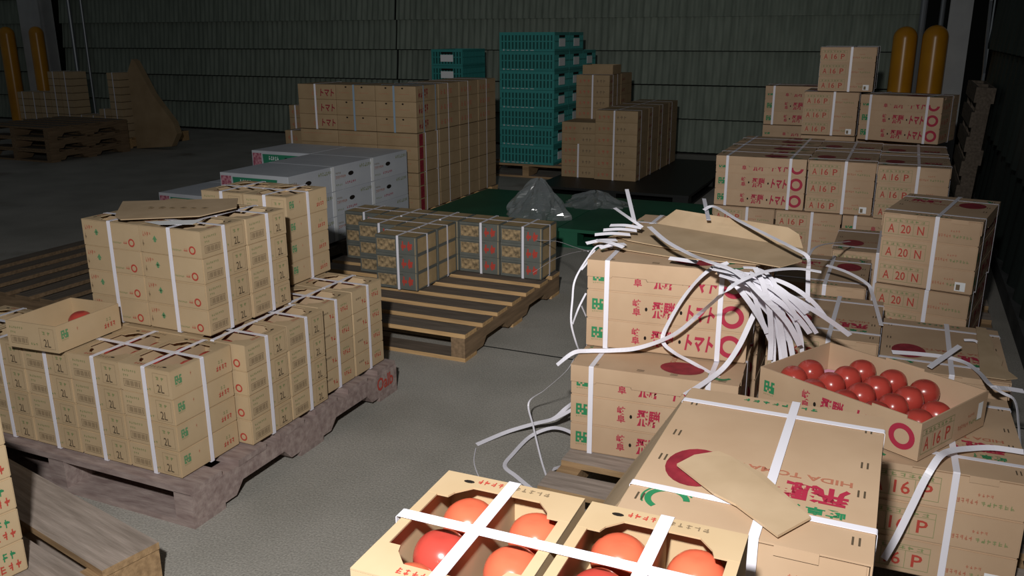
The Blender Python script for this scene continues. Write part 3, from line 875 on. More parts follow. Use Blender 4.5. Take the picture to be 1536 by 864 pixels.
def f_h(p_, sx, sy, sz):
    p_.marks(REDF, 'F', .03, .03, .12, .03, 3, 91); p_.marks(BLKF, 'F', .2, .03, .1, .03, 3, 92); p_.marks(REDD, 'R', .03, .03, .1, .03, 3, 93)
KH = plain_kind('brown_carton', .395, .36, .104, f_h); KH2 = plain_kind('brown_carton', .33, .36, .101, f_h)
for r_, y in enumerate((7.75, 8.12, 8.49, 8.86)):
    d = ('first', 'second', 'third', 'last')[r_] + ' row on the black pallet'
    for b2 in range(2):
        for i in range(3):
            spawn(KH, (-2.352, y, .1005 + b2 * .313 + i * .104), 0, 'dim carton, %s of the %s bundle, %s' % (ORD[3][i], ('low', 'high')[b2], d), 'cartons of the ' + d)
        strap(-2.37, y, .1005 + b2 * .313, math.pi / 2, .364, .3125, 'pale strap lengthwise, %s bundle, %s' % (('low', 'high')[b2], d))
        strap(-2.352, y - .07, .1005 + b2 * .313, 0, .399, .3125, 'pale strap crosswise, %s bundle, %s' % (('low', 'high')[b2], d), 'straps of ' + d, wd=.012)
for i in range(5):
    spawn(KH2, (-2.722, 7.79, .1005 + i * .1015), 0, 'dim brown carton, %s of the single-strap stack by the green crates' % ('bottom', 'second', 'third', 'fourth', 'top')[i], 'cartons of the single-strap stack')
strap(-2.722, 7.79, .1005, math.pi / 2, .364, .31, 'pale strap on the lower half of the single-strap stack')
for i in range(9):
    spawn(KH2, (-2.722, 8.16, .1005 + i * .1015), 0, 'dim brown carton in the tall stack behind the single-strap stack', 'cartons of the tall stack behind the single-strap stack')
    if i > 5: spawn(KH2, (-2.722, 8.53, .1005 + i * .1015), 0, 'dim brown carton high in the second tall stack behind', 'cartons of the second tall stack behind')
    else: spawn(KH2, (-2.722, 8.53, .1005 + i * .1015), 0, 'dim brown carton low in the second tall stack behind', 'cartons of the second tall stack behind')
strap(-2.722, 8.16, .1005 + 5 * .1015, math.pi / 2, .364, .406, 'pale strap lengthwise over the tall stack behind')
for q in (-.08, .06): strap(-2.722, 8.16 + q, .1005 + 5 * .1015, 0, .334, .4065, 'pale strap crosswise over the tall stack behind', 'side straps of the tall stack', wd=.012)
tr = spawn(Kind('open_brown_carton', (.30, .26, .085), open_mesh(.30, .26, .085, .005, CARDBRN)), (-2.70, 8.18, .1005 + 9 * .1015 + .004), 0, 'shallow open tray on the tall dim stack beside the crates')

# crumpled clear bags
def bag(x, y, z, r, ht, seed, label):
    rg = random.Random(seed); mb = MB(); nu, nv = 40, 16
    ph = [rg.uniform(0, 6) for _ in range(6)]
    for j in range(nv + 1):
        t = j / nv; base = r * ((1 - t) ** .6 * .85 + .22 * (1 - t) + .06)
        for k in range(nu):
            a = 2 * math.pi * k / nu
            f = 1 + .16 * math.sin(3 * a + ph[0] + 3 * t) + .12 * math.sin(7 * a + ph[1] - 5 * t) + .07 * math.sin(13 * a + ph[2] + 9 * t)
            mb.v.append((base * f * math.cos(a) + .06 * t * ht, base * f * math.sin(a) * .8, z * 0 + ht * t + .012 * math.sin(5 * a + ph[3] + 8 * t) * t))
    for j in range(nv):
        for k in range(nu):
            k2 = (k + 1) % nu; mb.f.append([j * nu + k, j * nu + k2, (j + 1) * nu + k2, (j + 1) * nu + k]); mb.m.append(0)
    o = put('plastic_bag', mb.mesh('plastic_bag', FILM), None, (x, y, z)); tag(o, label, 'bag')
bag(-2.33, 5.66, .1305, .20, .27, 3, 'upright crumpled clear plastic bag on the green pallet')
bag(-2.09, 6.25, .1305, .22, .10, 8, 'flattened clear plastic bag near the back of the green pallet')

# ================================================================ RIGHT REAR STACKS (A 16 P)
pallet(-.37, 5.60, 1.24, 1.16, HP, 6, .12, 'wooden pallet under the rear A 16 P tomato cartons', 0, (WOODT, WOODG))
pallet(-.37, 6.80, 1.24, 1.16, HP, 6, .12, 'wooden pallet under the highest rear tomato cartons', 0, (WOODT, WOODG))
Q = -math.pi / 2
GAP = .0088                                     # two lids and the bands between one layer and the next
zA = HP + .003; zB = zA + 3 * H + GAP; zC = zB + 3 * H + GAP; zD = zC + 3 * H + GAP
def bmin(x0, y0, z, orient, desc, **k):
    fx, fy = (L, W) if orient == 'A' else (W, L)
    bundle(x0 + fx / 2, y0 + fy / 2, z, 0 if orient == 'A' else Q, desc, ori=orient, **k)
bmin(-.966, 5.07, zA, 'B', 'the mat-side front bundle, bottom layer, rear pallet')
bmin(-.606, 5.06, zA, 'B', 'the middle front bundle, bottom layer, rear pallet')
bmin(-.2475, 5.05, zA, 'A', 'the wall-side front bundle, bottom layer, rear pallet')
bmin(-.966, 5.59, zA, 'B', 'the mat-side back bundle, bottom layer, rear pallet', straps=False)
bmin(-.606, 5.59, zA, 'B', 'the middle back bundle, bottom layer, rear pallet', straps=False)
bmin(-.2475, 5.412, zA, 'A', 'the wall-side second bundle, bottom layer, rear pallet', straps=False)
bmin(-.2475, 5.774, zA, 'A', 'the wall-side third bundle, bottom layer, rear pallet', straps=False)
bmin(-.966, 5.075, zB, 'A', 'the mat-side front bundle, second layer, rear pallet')
bmin(-.966, 5.437, zB, 'A', 'the mat-side second bundle, second layer, rear pallet')
bmin(-.966, 5.799, zB, 'A', 'the mat-side third bundle, second layer, rear pallet')
bmin(-.4545, 5.065, zB, 'B', 'the middle front bundle, second layer, rear pallet')
bmin(-.4545, 5.58, zB, 'B', 'the middle back bundle, second layer, rear pallet')
bmin(-.0945, 5.01, zB, 'B', 'the wall-side front bundle, second layer, rear pallet')
bmin(-.0945, 5.53, zB, 'B', 'the wall-side back bundle, second layer, rear pallet')
for lv, z_ in (('bottom', zA), ('second', zB)):
    bmin(-.985, 6.95, z_, 'A', 'the mat-side bundle, %s layer, highest rear stack' % lv, straps=False)
    bmin(-.640, 6.33, z_, 'B', 'the middle bundle, %s layer, highest rear stack' % lv, straps=False)
    bmin(-.279, 6.36, z_, 'A', 'the wall-side bundle, %s layer, highest rear stack' % lv, straps=False)
bmin(-.985, 6.95, zC, 'A', 'the mat-side bundle, third layer, highest rear stack')
bmin(-.640, 6.35, zC, 'B', 'the middle bundle, third layer, highest rear stack')
def bcor(x0, y0, z, yaw, orient, desc, flip=False, **k):
    """front-left corner on (x0, y0), turned by yaw"""
    fx, fy = (L, W) if orient == 'A' else (W, L)
    c, s_ = math.cos(yaw), math.sin(yaw)
    bundle(x0 + c * fx / 2 - s_ * fy / 2, y0 + s_ * fx / 2 + c * fy / 2, z, yaw + (0 if orient == 'A' else Q) + (math.pi if flip else 0), desc, ori='flip' if flip else orient, **k)
bcor(-.270, 6.19, zC, R(-17), 'A', 'the wall-side bundle, third layer, highest rear stack')
bmin(-.560, 6.37, zD, 'B', 'the single bundle crowning the highest rear stack')

# ================================================================ A 20 N STACK AND ITS NEIGHBOURS
pallet(-.02, 4.02, .98, 1.30, HP, 6, .12, 'wooden pallet under the A 20 N tomato cartons', 0, (WOODT, WOODG))
bcor(-.033, 3.68, zA, R(-11), 'B', 'the lower A 20 N bundle', flip=True, code=20, lidded=False)
bcor(-.030, 3.68, zA + 3 * H + .0062, R(-11), 'B', 'the upper A 20 N bundle', flip=True, code=20)
bundle(-.412 + W / 2, 3.56 + L / 2, zA, Q + math.pi, 'the low bundle beside the A 20 N stack', code=20, ori='flip')
bmin(-.235, 4.20, zA, 'B', 'the low bundle hidden behind the A 20 N stack')

# ================================================================ NEAR RIGHT PALLET
pallet(-.225, 2.66, 1.25, 1.14, HP, 7, .10, 'tan wooden pallet under the stack with the heap of cut straps', 0, (WOODT, WOODG))
bcor(-.846, 2.338, zA, R(3.4), 'A', 'the lower front bundle below the strap heap')
bcor(-.856, 2.500, zB, R(4.2), 'A', 'the upper front bundle below the strap heap')
bcor(-.872, 2.897, zA, R(1), 'A', 'the lower rear bundle behind the strap heap', straps=False)
bcor(-.872, 2.897, zB, R(1), 'A', 'the upper rear bundle behind the strap heap')
bmin(-.343, 2.905, zA, 'B', 'the shaded bundle between strap heap and tomato tray')
bcor(.006, 2.045, zA, R(1.5), 'B', 'the bundle under the open tomato tray')
bmin(.018, 2.70, zA, 'B', 'the torn-lid bundle behind the open tomato tray')
# torn lid edge hanging over the side of that bundle
tl = sheet('torn_cardboard', [(.303, 3.195, zB), (.333, 3.19, zB), (.345, 3.02, zB - .0005), (.340, 2.96, zB), (.360, 2.88, zB - .001), (.351, 2.82, zB - .0005), (.386, 2.735, zB - .002), (.353, 2.705, zB - .0005), (.288, 2.705, zB)],
           'ragged torn cardboard edge hanging off the bundle behind the tomato tray', .003)

# ---------------------------------------------------------------- open tray of tomatoes
nl, nw, nh = .455, .320, .096
TRAY = open_mesh(nl, nw, nh, .004, CARD)
p = Print(nl, nw, nh, only=('F', 'R'), split=True); long_face(p, 'F', .91); long_face(p, 'B', .91); short_face(p, 'R', ('A', '16', 'P'), .92); short_face(p, 'L', ('A', '16', 'P'), .92)
sk = Print(nl, nw, nh, .0014); sk.rect(STICK, 'R', .272, .030, .296, .075)
KN = Kind('open_tomato_tray', (nl, nw, nh), TRAY, p.parts() + sk.parts())
yawN = R(-29)
c, s_ = math.cos(yawN), math.sin(yawN)
xn, yn = .118, 2.062
zN = zA + 3 * H + .0080
tn = spawn(KN, (xn + c * (-nl / 2) - s_ * nw / 2, yn + s_ * (-nl / 2) + c * nw / 2, zN), yawN, 'open tomato tray with rows of ripe red tomatoes on a pink liner')
mb = MB(); n1, n2 = 24, 18
for j in range(n2 + 1):
    for i in range(n1 + 1):
        u = -nl / 2 + .006 + (nl - .012) * i / n1; v = -nw / 2 + .006 + (nw - .012) * j / n2
        mb.v.append((u, v, .017 + .003 * math.cos(u / .045 * math.pi) * math.cos(v / .0384 * math.pi)))
for j in range(n2):
    for i in range(n1):
        a = j * (n1 + 1) + i; mb.f.append([a, a + 1, a + n1 + 2, a + n1 + 1]); mb.m.append(0)
put('pink_liner', mb.mesh('pink_liner', PINK, smooth=True), tn)
spots = []
for i, rows_ in enumerate(((.5, 1.5), (0, 1, 2, 3), (0, 1, 2, 3), (0, 1, 2, 3), (.5, 1.5))):
    for j in rows_:
        spots.append((-.180 + i * .090, -.1155 + j * .0770, .0))
tomatoes(tn, spots, TOMB, 'ripe red tomato in the open tray on the pink liner', 'tomatoes in the open tray', .0205)
# thin flaps standing on the tray rim
mb = MB(); mb.box(-.05, .06, nw / 2 - .003, nw / 2, nh, nh + .006); mb.box(.10, .19, -nw / 2, -nw / 2 + .003, nh, nh + .008)
put('rim_tab', mb.mesh('rim_tab', CARD), tn)

# ================================================================ FRONT PALLET: PRINTED LID BUNDLES AND 2L TRAYS
pallet(-.10, 1.12, 1.05, 1.10, HP, 6, .12, 'wooden pallet under the HIDA TOMATO lid and the open 2L cartons', 0, (WOODT, WOODG))
bmin(-.322, 1.108, zA, 'B', 'the lower bundle under the HIDA TOMATO lid', straps=False)
bmin(-.322, 1.108, zB, 'B', 'the bundle with the HIDA TOMATO lid')
zP = zB + 3 * H + .0045
ts = [(-.273, 1.264), (-.254, 1.306), (-.22, 1.333), (-.196, 1.323), (-.141, 1.287), (-.058, 1.183), (-.095, 1.115), (-.163, 1.176), (-.199, 1.195)]
rg = random.Random(5)
sheet('torn_cardboard', [(x, y, zP + .004 + .05 * max(0, y - 1.3)) for x, y in ts], 'torn strip of plain cardboard lying on the HIDA TOMATO lid', .004)
sheet('cardboard_flap', [(-.326, 1.605, zP - .006), (-.326, 1.14, zP - .006), (-.385, 1.19, zP - .10), (-.455, 1.44, zP - .215), (-.442, 1.50, zP - .19)],
      'shaded cardboard flap hanging off the side of the HIDA TOMATO lid', .003)
sg_ = 'the open-topped front 2L stack, '
for i, (x, d) in enumerate(((-.421, 'aisle half'), (-.213, 'lid-side half'))):
    d = sg_ + d
    for k in range(8):
        kk = KO['B'] if k == 7 else KS['B']
        o = spawn(kk, (x, .832, HP + .001 + k * h + (.003 if k > 3 else 0)), Q + R((1.2, .6)[i]), 'small 2L carton, %s of %s' % (ORD[8][k], d), 'cartons of ' + d, bare=k < 6)
    tomatoes(o, SIX, TOMA + TOMM[:1], 'red tomato paled by lamplight in ' + d, 'tomatoes in ' + d)
    strap(x, .832, HP + .004 + 4 * h, math.pi / 2 + R((1.2, .6)[i]), l + .0028, 4 * h + .0028, 'white strap lengthwise over ' + d, wd=.017)
strap(-.317, .832, HP + .004 + 4 * h, R(1), .416, 4 * h + .0042, 'white strap crosswise over both open front 2L cartons', wd=.018, low=1)

# ================================================================ STACK WITH THE HEAP: loose cardboard and cut straps
zC1 = zB + 3 * H + .0075
sheet('cardboard_sheet', [(-.896, 2.66, zC1), (-.866, 2.90, zC1), (-.50, 2.97, zC1), (-.272, 2.80, zC1), (-.285, 2.62, zC1), (-.60, 2.60, zC1)],
      'flat cardboard sheet under the heap of cut straps')
fl = bpy.data.objects.new('opened_carton_lid', None); col.objects.link(fl); fl.location = (-.5, 2.8, .72); DZ = zC1 + .0065 - .716
tag(fl, 'opened cardboard lid folded up on the heap of cut straps', 'cardboard')
def panel(name, pts, par, t=.003):
    o = sheet(name, [(x, y, z + DZ) for x, y, z in pts], None, t); loc = o.location.copy(); o.parent = par; o.location = loc - par.location
    return o
panel('lid_panel', [(-.800, 2.735, .718), (-.60, 2.665, .718), (-.58, 2.672, .718), (-.285, 2.577, .718), (-.232, 2.66, .722), (-.242, 2.784, .732), (-.76, 2.965, .732)], fl)
panel('upright_panel', [(-.76, 2.965, .732), (-.242, 2.784, .732), (-.262, 2.825, .768), (-.300, 2.85, .782), (-.700, 3.0, .782)], fl)
panel('side_flap', [(-.800, 2.735, .718), (-.76, 2.965, .732), (-.855, 2.93, .722), (-.87, 2.80, .716)], fl)

FAN_N = [(0.759, 0.067, -0.155, 0.986), (0.744, 0.186, -0.429, 0.884), (0.721, 0.355, -0.819, 0.45), (0.694, 0.395, -0.911, -0.118), (0.662, 0.369, -0.848, -0.381), (0.627, 0.352, -0.81, -0.469), (0.59, 0.351, -0.807, -0.476), (0.553, 0.362, -0.83, -0.423), (0.517, 0.381, -0.874, -0.302), (0.483, 0.399, -0.914, -0.071), (0.453, 0.382, -0.874, 0.302), (0.427, 0.286, -0.654, 0.7), (0.407, 0.157, -0.359, 0.92)]   # (height, normal) of the slope of the heap; its straps lie flat on one another
def slope(z):
    for a, b_ in zip(FAN_N, FAN_N[1:]):
        if b_[0] <= z <= a[0]:
            t = (a[0] - z) / (a[0] - b_[0])
            return Vector(a[1:]).lerp(Vector(b_[1:]), t).normalized()
    return Vector((FAN_N[0] if z > .6 else FAN_N[-1])[1:])
def ribbon(name, wd, pts, label, group=None, sheet_n=(.15, -.45, 1)):
    """flat band through 3-D points, its width kept as level as it can be"""
    P = [Vector(p_) for p_ in pts]
    sm = []
    n = len(P)
    for i in range(n - 1):
        p0, p1, p2, p3 = P[max(i - 1, 0)], P[i], P[i + 1], P[min(i + 2, n - 1)]
        for q in range(6):
            t = q / 6
            sm.append(.5 * ((2 * p1) + (p2 - p0) * t + (2 * p0 - 5 * p1 + 4 * p2 - p3) * t * t + (3 * p1 - p0 - 3 * p2 + p3) * t ** 3))
    sm.append(P[-1])
    c = sm[0].copy(); mb = MB(); t = .0006; prev = None
    for i, q in enumerate(sm):
        tg = (sm[min(i + 1, len(sm) - 1)] - sm[max(i - 1, 0)])
        if tg.length < 1e-6: tg = Vector((1, 0, 0))
        tg.normalize()
        side = tg.cross(slope(q.z) if sheet_n is FAN_N else Vector(sheet_n))
        if side.length < .05: side = Vector((1, 0, 0))
        side.normalize()
        if prev is not None and side.dot(prev) < 0: side = -side
        prev = side
        nn = side.cross(tg).normalized()
        for a, b_ in ((-1, -1), (1, -1), (1, 1), (-1, 1)):
            mb.v.append(tuple(q - c + side * (a * wd / 2) + nn * (b_ * t)))
    for i in range(len(sm) - 1):
        a = 4 * i
        for k in range(4):
            k2 = (k + 1) % 4; mb.f.append([a + k, a + k2, a + 4 + k2, a + 4 + k]); mb.m.append(0)
    mb.f += [[0, 1, 2, 3], [len(mb.v) - 1, len(mb.v) - 2, len(mb.v) - 3, len(mb.v) - 4]]; mb.m += [0, 0]
    o = put('cut_strap', mb.mesh('cut_strap', STRAP, smooth=False, fix=True), None, tuple(c))
    tag(o, label, 'strap', group)
    return o
STRAPS = [
    ('tip',.012,[(-.895,2.893,.8),(-.806,2.783,.79),(-.757,2.766,.768)]),
    ('short',.016,[(-.597,2.496,.742),(-.553,2.489,.742),(-.509,2.482,.742)]),
    ('arc2',.013,[(-.423,2.499,.745),(-.476,2.46,.721),(-.532,2.465,.648),(-.579,2.47,.556),(-.599,2.47,.489),(-.562,2.46,.459),(-.502,2.478,.425),(-.412,2.408,.42)]),
    ('diag',.016,[(-.308,2.45,.678),(-.336,2.45,.599),(-.366,2.44,.512),(-.402,2.42,.447),(-.441,2.333,.425),(-.472,2.243,.42)]),
    ('flapline',.013,[(-.599,2.98,.8),(-.568,3.003,.81),(-.451,2.837,.8),(-.348,2.717,.79),(-.254,2.59,.785),(-.208,2.554,.77),(-.204,2.564,.72),(-.195,2.561,.6)]),
    ('stub',.014,[(-.645,3.195,.8),(-.559,2.866,.79)]),
    ('stub2',.014,[(-.901,3.054,.84),(-.796,2.808,.77)]),
    ('fan0',.012,[(-.4514,2.3938,.756),(-.4044,2.3751,.7428),(-.3626,2.3703,.7225),(-.3256,2.3817,.694),(-.2923,2.4086,.6571),(-.2616,2.4469,.6122),(-.2324,2.4893,.5611),(-.2035,2.5248,.5071)]),
    ('fan1',.015,[(-.4359,2.3954,.7572),(-.399,2.3728,.7443),(-.3658,2.3646,.7249),(-.3358,2.372,.6983),(-.3083,2.394,.6644),(-.2823,2.4272,.6235),(-.2567,2.4658,.5771),(-.2307,2.5018,.5274)]),
    ('fan2',.012,[(-.4271,2.3597,.7476),(-.3742,2.3834,.7479),(-.3242,2.3974,.7439),(-.2777,2.405,.7348),(-.2357,2.4128,.7189),(-.1983,2.4277,.6941),(-.1655,2.4547,.6587),(-.1367,2.4937,.6119)]),
    ('fan3',.015,[(-.3849,2.3873,.7543),(-.33,2.3796,.7382),(-.2802,2.3875,.7169),(-.2343,2.4081,.6907),(-.1912,2.4385,.6603),(-.1501,2.4752,.6264),(-.1105,2.5144,.5899),(-.0722,2.552,.552)]),
    ('fan4',.012,[(-.4399,2.385,.7622),(-.387,2.3652,.7492),(-.344,2.3579,.7266),(-.3106,2.3699,.6921),(-.2859,2.4013,.6446),(-.2684,2.444,.5855),(-.2562,2.4808,.5194),(-.2471,2.4858,.4557)]),
    ('fan5',.015,[(-.423,2.3672,.7588),(-.39,2.3436,.7409),(-.3628,2.3407,.716),(-.3401,2.3547,.6844),(-.3207,2.3807,.6469),(-.3035,2.4131,.605),(-.2877,2.4454,.5603),(-.2725,2.4706,.5153)]),
    ('fan6',.012,[(-.4222,2.3695,.7618),(-.3709,2.3658,.7533),(-.3245,2.3648,.7399),(-.2831,2.3713,.7201),(-.2465,2.3886,.6928),(-.2142,2.4176,.6573),(-.1854,2.4555,.6139),(-.1595,2.4957,.564)]),
    ('fan7',.015,[(-.3313,2.3724,.7518),(-.3085,2.3669,.7413),(-.2876,2.3647,.723),(-.2694,2.3736,.6945),(-.2541,2.3977,.654),(-.241,2.4347,.6015),(-.2288,2.4728,.5396),(-.2156,2.4899,.4759)]),
    ('fan8',.012,[(-.3427,2.3568,.75),(-.3356,2.3457,.7379),(-.3284,2.3412,.7216),(-.3212,2.3449,.7005),(-.314,2.357,.6744),(-.3066,2.3768,.6431),(-.2985,2.4021,.6071),(-.2893,2.4289,.5673)]),
    ('fan9',.015,[(-.341,2.3663,.758),(-.3157,2.3622,.7503),(-.2914,2.361,.7401),(-.2684,2.3637,.7271),(-.2466,2.3715,.7109),(-.2258,2.3848,.6912),(-.2058,2.4034,.668),(-.1866,2.4266,.6413)]),
    ('fan10',.012,[(-.3604,2.3779,.767),(-.3345,2.3864,.7663),(-.3112,2.3832,.7624),(-.2911,2.3728,.7543),(-.2751,2.3623,.7402),(-.2639,2.359,.7181),(-.2579,2.3681,.6859),(-.2572,2.3906,.6429)]),
    ('fan11',.015,[(-.4356,2.3312,.7662),(-.4005,2.3311,.761),(-.3666,2.3281,.7517),(-.3349,2.3277,.7369),(-.3059,2.3355,.7148),(-.2795,2.355,.6842),(-.2554,2.3865,.6444),(-.2327,2.4258,.5962)]),
    ('fan12',.012,[(-.3622,2.334,.7583),(-.3148,2.331,.737),(-.2768,2.3441,.7092),(-.2467,2.3692,.6754),(-.2238,2.401,.6369),(-.2073,2.4338,.5949),(-.1971,2.4611,.5514),(-.1928,2.4761,.5088)]),
    ('fan13',.015,[(-.3233,2.348,.7604),(-.3055,2.3405,.7508),(-.289,2.3354,.7336),(-.2748,2.3409,.7065),(-.2631,2.362,.6673),(-.2536,2.3969,.6156),(-.2448,2.4347,.5541),(-.2346,2.4534,.4899)]),
    ('fan14',.012,[(-.3658,2.3355,.7663),(-.3362,2.327,.7559),(-.3114,2.3212,.7367),(-.2924,2.3287,.7056),(-.2794,2.3545,.6603),(-.2717,2.3938,.601),(-.2671,2.4289,.5324),(-.2626,2.4276,.4661)]),
    ('fan15',.015,[(-.4084,2.2878,.7624),(-.3619,2.2936,.7511),(-.3202,2.3033,.7356),(-.2831,2.3192,.7151),(-.2503,2.3421,.6892),(-.2213,2.3716,.6577),(-.1959,2.4054,.621),(-.1735,2.4393,.5802)]),
    ('fan16',.012,[(-.4232,2.3003,.7732),(-.3718,2.3044,.7663),(-.3273,2.3078,.756),(-.2899,2.3135,.7415),(-.2595,2.3241,.7221),(-.2359,2.3409,.6971),(-.2188,2.3637,.6663),(-.2081,2.3905,.63)]),
    ('fan17',.015,[(-.3242,2.3437,.7792),(-.3036,2.3091,.7617),(-.289,2.2989,.735),(-.2795,2.3099,.6989),(-.2741,2.3361,.6544),(-.2718,2.3686,.6035),(-.2712,2.3956,.5496),(-.2709,2.4031,.498)]),
    ('tips0',.014,[(-.889,2.577,.742),(-.85,2.612,.748),(-.813,2.661,.742)]),
    ('tips1',.014,[(-.89,2.665,.752),(-.835,2.681,.758),(-.783,2.711,.752)]),
    ('tips2',.014,[(-.875,2.709,.76),(-.821,2.72,.766),(-.77,2.743,.76)]),
    ('tips3',.014,[(-.831,2.542,.74),(-.8,2.577,.746),(-.773,2.626,.74)]),
    ('tips4',.014,[(-.866,2.753,.768),(-.81,2.747,.774),(-.758,2.754,.768)]),
    ('tips5',.014,[(-.869,2.609,.748),(-.81,2.571,.754),(-.756,2.548,.748)]),
    ('hang1',.006,[(-.815,2.62,.7245),(-.868,2.63,.7235),(-.886,2.58,.69),(-.903,2.517,.634),(-.908,2.509,.568),(-.908,2.501,.494),(-.895,2.514,.424),(-.885,2.533,.381)]),
    ('hang2',.006,[(-.876,2.626,.71),(-.88,2.56,.68),(-.89,2.538,.663)]),
    ('hang3',.006,[(-.87,2.531,.589),(-.88,2.491,.55),(-.9,2.493,.493)]),
    ('hang4',.006,[(-.88,2.517,.551),(-.87,2.536,.511)]),
    ('wire1',.004,[(-1.674,4.065,.36),(-1.476,3.84,.42),(-1.181,3.264,.55),(-.916,2.677,.69)]),
    ('wire2',.005,[(-1.555,3.735,.28),(-1.387,3.568,.4),(-1.146,3.168,.55),(-.876,2.681,.7)]),
    ('floor1',.006,[(-.76,2.462,.436),(-.815,2.445,.428),(-.862,2.45,.42),(-.917,2.49,.33),(-1.036,2.603,.2),(-1.115,2.641,.12),(-1.064,2.562,.07),(-.981,2.433,.02),(-.925,2.347,.006)]),
    ('floor2',.016,[(-1.242,2.473,.006),(-1.175,2.58,.02),(-1.089,2.621,.05),(-1.016,2.631,.08),(-.984,2.666,.11),(-.955,2.668,.14)]),
    ('floor2b',.014,[(-1.014,2.626,.08),(-.978,2.649,.1),(-.948,2.664,.12)]),
    ('floor3',.014,[(-.92,2.602,.05),(-.983,2.626,.05),(-1.034,2.626,.04),(-1.084,2.579,.02),(-1.094,2.457,.01),(-1.087,2.37,.006),(-1.021,2.319,.006),(-.921,2.247,.006)]),
    ('floor4',.016,[(-.928,2.402,.012),(-.903,2.391,.03),(-.866,2.366,.06)]),
    ('floor5',.003,[(-1.233,2.449,.006),(-1.2,2.367,.006),(-1.162,2.306,.006),(-1.109,2.238,.006)]),
    ('lid1',.016,[(.048,2.81,.43),(.128,2.84,.425),(.203,2.842,.425),(.257,2.81,.425),(.287,2.721,.43),(.306,2.573,.45),(.348,2.597,.44),(.39,2.621,.43)]),
    ('lid2',.016,[(.152,2.7,.435),(.191,2.793,.44),(.239,2.894,.45)]),
    ('lid3',.01,[(.259,3.023,.43),(.29,3.03,.43),(.307,3.026,.42)]),
    ('lid4',.01,[(.305,2.563,.45),(.33,2.528,.45),(.361,2.533,.43),(.383,2.554,.35),(.407,2.583,.24)]),
    ('oloose',.016,[(.349,2.202,.431),(.287,2.198,.431),(.234,2.163,.435),(.187,2.105,.446),(.163,2.052,.452),(.146,2.018,.432),(.132,2.006,.395),(.117,2.0,.34),(.094,1.99,.26),(.073,1.98,.2)]),
    ('k2a',.014,[(-.214,3.521,.51),(-.136,3.486,.5),(-.06,3.46,.47),(-.036,3.397,.45),(.008,3.075,.43)]),
    ('k2b',.008,[(-.211,2.612,.76),(-.218,2.896,.72),(-.215,3.413,.62),(-.158,4.039,.5)]),
    ('m1',.014,[(-.316,2.881,.43),(-.315,2.885,.388),(-.31,2.882,.274),(-.306,2.88,.201)]),
    ('m2',.014,[(-.308,2.88,.275),(-.328,2.875,.229),(-.348,2.878,.19)]),
    ('over',.016,[(-.7009,2.6414,.8),(-.6119,2.5144,.788),(-.5172,2.4109,.782),(-.4458,2.313,.7911),(-.3716,2.2851,.7796),(-.2967,2.2758,.7278),(-.2303,2.3521,.635),(-.1948,2.4126,.5503)]),
    ('arc',.013,[(-.905,2.37,.395),(-.862,2.4,.432),(-.821,2.43,.434),(-.75,2.445,.441),(-.666,2.45,.461),(-.56,2.445,.52),(-.475,2.425,.61),(-.3814,2.2128,.735),(-.3447,2.2372,.7655),(-.2873,2.2998,.7832),(-.2182,2.3642,.782),(-.1558,2.3758,.7766)]),
]
LAB = {'over': 'long cut white strap sliding down over the opened lid', 'tip': 'thin cut strap tip pointing past the opened lid', 'short': 'short cut strap with square end on the opened lid',
       'arc': 'long curling white strap arching across the front bundle', 'arc2': 'narrow strap curling down over the red lettering', 'diag': 'cut strap slanting past the carton ring mark to the lower lid',
       'flapline': 'thin strap lying along the upright panel of the opened lid', 'stub': 'strap stub standing up behind the opened lid', 'stub2': 'strap stub standing up beside the strap ends',
       'hang1': 'thin strap hanging down the side of the front bundle', 'hang2': 'tiny strap curl at the top edge of the front bundle', 'hang3': 'thin strap piece bent away from the front bundle', 'hang4': 'thin strap piece tucked against the front bundle',
       'wire1': 'thin strap reaching towards the dark cartons, upper one', 'wire2': 'thin strap reaching towards the dark cartons, lower one',
       'floor1': 'thin strap sagging from the front bundle to the floor', 'floor2': 'wide strap end lying on the concrete floor', 'floor2b': 'forked strap end beside the wide strap on the floor',
       'floor3': 'curled strap looping on the concrete floor', 'floor4': 'short strap end beside the tan pallet on the floor', 'floor5': 'hair-thin strap splinter on the concrete floor',
       'lid1': 'loose white strap crossing the torn lid', 'lid2': 'short strap end lying across the loose strap on the torn lid', 'lid3': 'small strap end at the corner of the torn lid', 'lid4': 'thin strap drooping beside the tomato tray corner',
       'oloose': 'cut strap hanging free over the cartons under the tomato tray', 'k2a': 'strap sloping down beside the A 20 N stack', 'k2b': 'thin wire-like strap arching behind the opened lid',
       'm1': 'strap hanging before the shaded bundle', 'm2': 'short strap crossing the strap before the shaded bundle'}
for nm, wd, pts in STRAPS:
    if nm.startswith('fan'): ribbon(nm, wd, pts, 'cut white strap spilling from the heap towards the tomato tray', 'cut straps spilling from the heap', sheet_n=FAN_N)
    elif nm.startswith('tips'): ribbon(nm, wd, pts, 'short strap end poking out from under the opened lid', 'strap ends poking out of the heap')
    else: ribbon(nm, wd, pts, LAB[nm], None, FAN_N if nm in ('over', 'arc') else (.15, -.45, 1))

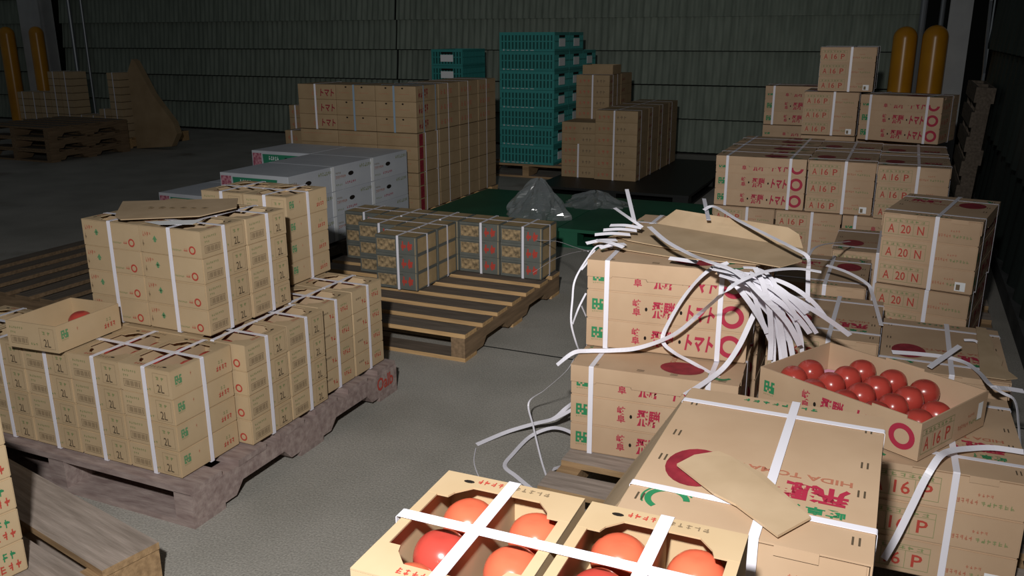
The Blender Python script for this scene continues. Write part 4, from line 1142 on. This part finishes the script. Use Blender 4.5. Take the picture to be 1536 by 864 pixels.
# ================================================================ LEFT SIDE: EMPTY PALLETS AND DIM STACKS
pallet(-4.14, 3.38, 1.12, 1.15, HP, 7, .10, 'empty slatted wooden pallet behind the small 2L cartons', math.pi / 2, (WOODB, WOODD))
e = pallet(0, 0, 1.1, 1.1, HP, 6, .155, 'pale wide-boarded pallet lying before the small 2L cartons', R(-11.6), (WOODT, WOODG))
c, s_ = math.cos(R(-11.6)), math.sin(R(-11.6))
e.location = (-1.643 - c * .55 + s_ * .55, 1.425 - s_ * .55 - c * .55, 0)
for k in range(5):
    spawn(KR, (-1.962, 1.102, HP + .002 + k * h), R(-11.6) - math.pi / 2 + math.pi, 'small carton with red marks stacked on the wide-boarded pallet', 'cartons on the wide-boarded pallet')
for k in range(3):
    pallet(-9.33, 7.40, 1.16, 1.12, HP, 6, .12, 'dim wooden pallet, %s of three stacked far from the lamp' % ORD[3][k], 0, (WOODB, WOODD), z=k * (HP + .001))
FAR = 'small dim carton in the strapped stacks near the far column'
pallet(-9.9, 8.62, 1.9, 1.1, HP, 6, .12, 'dim wooden pallet under the far strapped stacks', 0, (WOODE, WOODD))
for i, (x, n) in enumerate(((-10.75, 6), (-10.54, 6), (-10.33, 6), (-10.12, 9), (-9.91, 9), (-9.70, 3), (-9.49, 3), (-9.28, 4), (-9.07, 9))):
    for k in range(n):
        spawn(KS['B'], (x, 8.24, HP + .001 + k * .09), -math.pi / 2, FAR, 'cartons of the far strapped stacks', bare=True)
    strap(x, 8.24, HP, math.pi / 2, l + .004, n * .09, 'pale strap round a dim stack near the far column', 'straps of the far strapped stacks')
mb = MB()
mb.prism([(-.10, 0), (.42, .04), (.52, .2), (.48, .34), (.22, .68), (.02, 1.08), (-.02, 1.10), (-.10, .95)], lambda u, v, q: (u, q, v), 0, .10)
e = put('leaning_carton', mb.mesh('leaning_carton', CARDBRN, fix=True), None, (-8.78, 8.20, .001), R(8))
tag(e, 'dim slumped cardboard leaning against the far strapped stacks', 'cardboard')

# wooden pallet propped against the dark curtain
e = pallet(0, 0, 1.1, 1.0, HP, 6, .11, 'wooden pallet propped on edge against the dark curtain', 0, (WOODD, WOODD), notch=False)
e.matrix_world = Matrix.Translation((.555, 7.75, .505)) @ Matrix.Rotation(R(-90), 4, 'Z') @ Matrix.Rotation(R(87), 4, 'X')
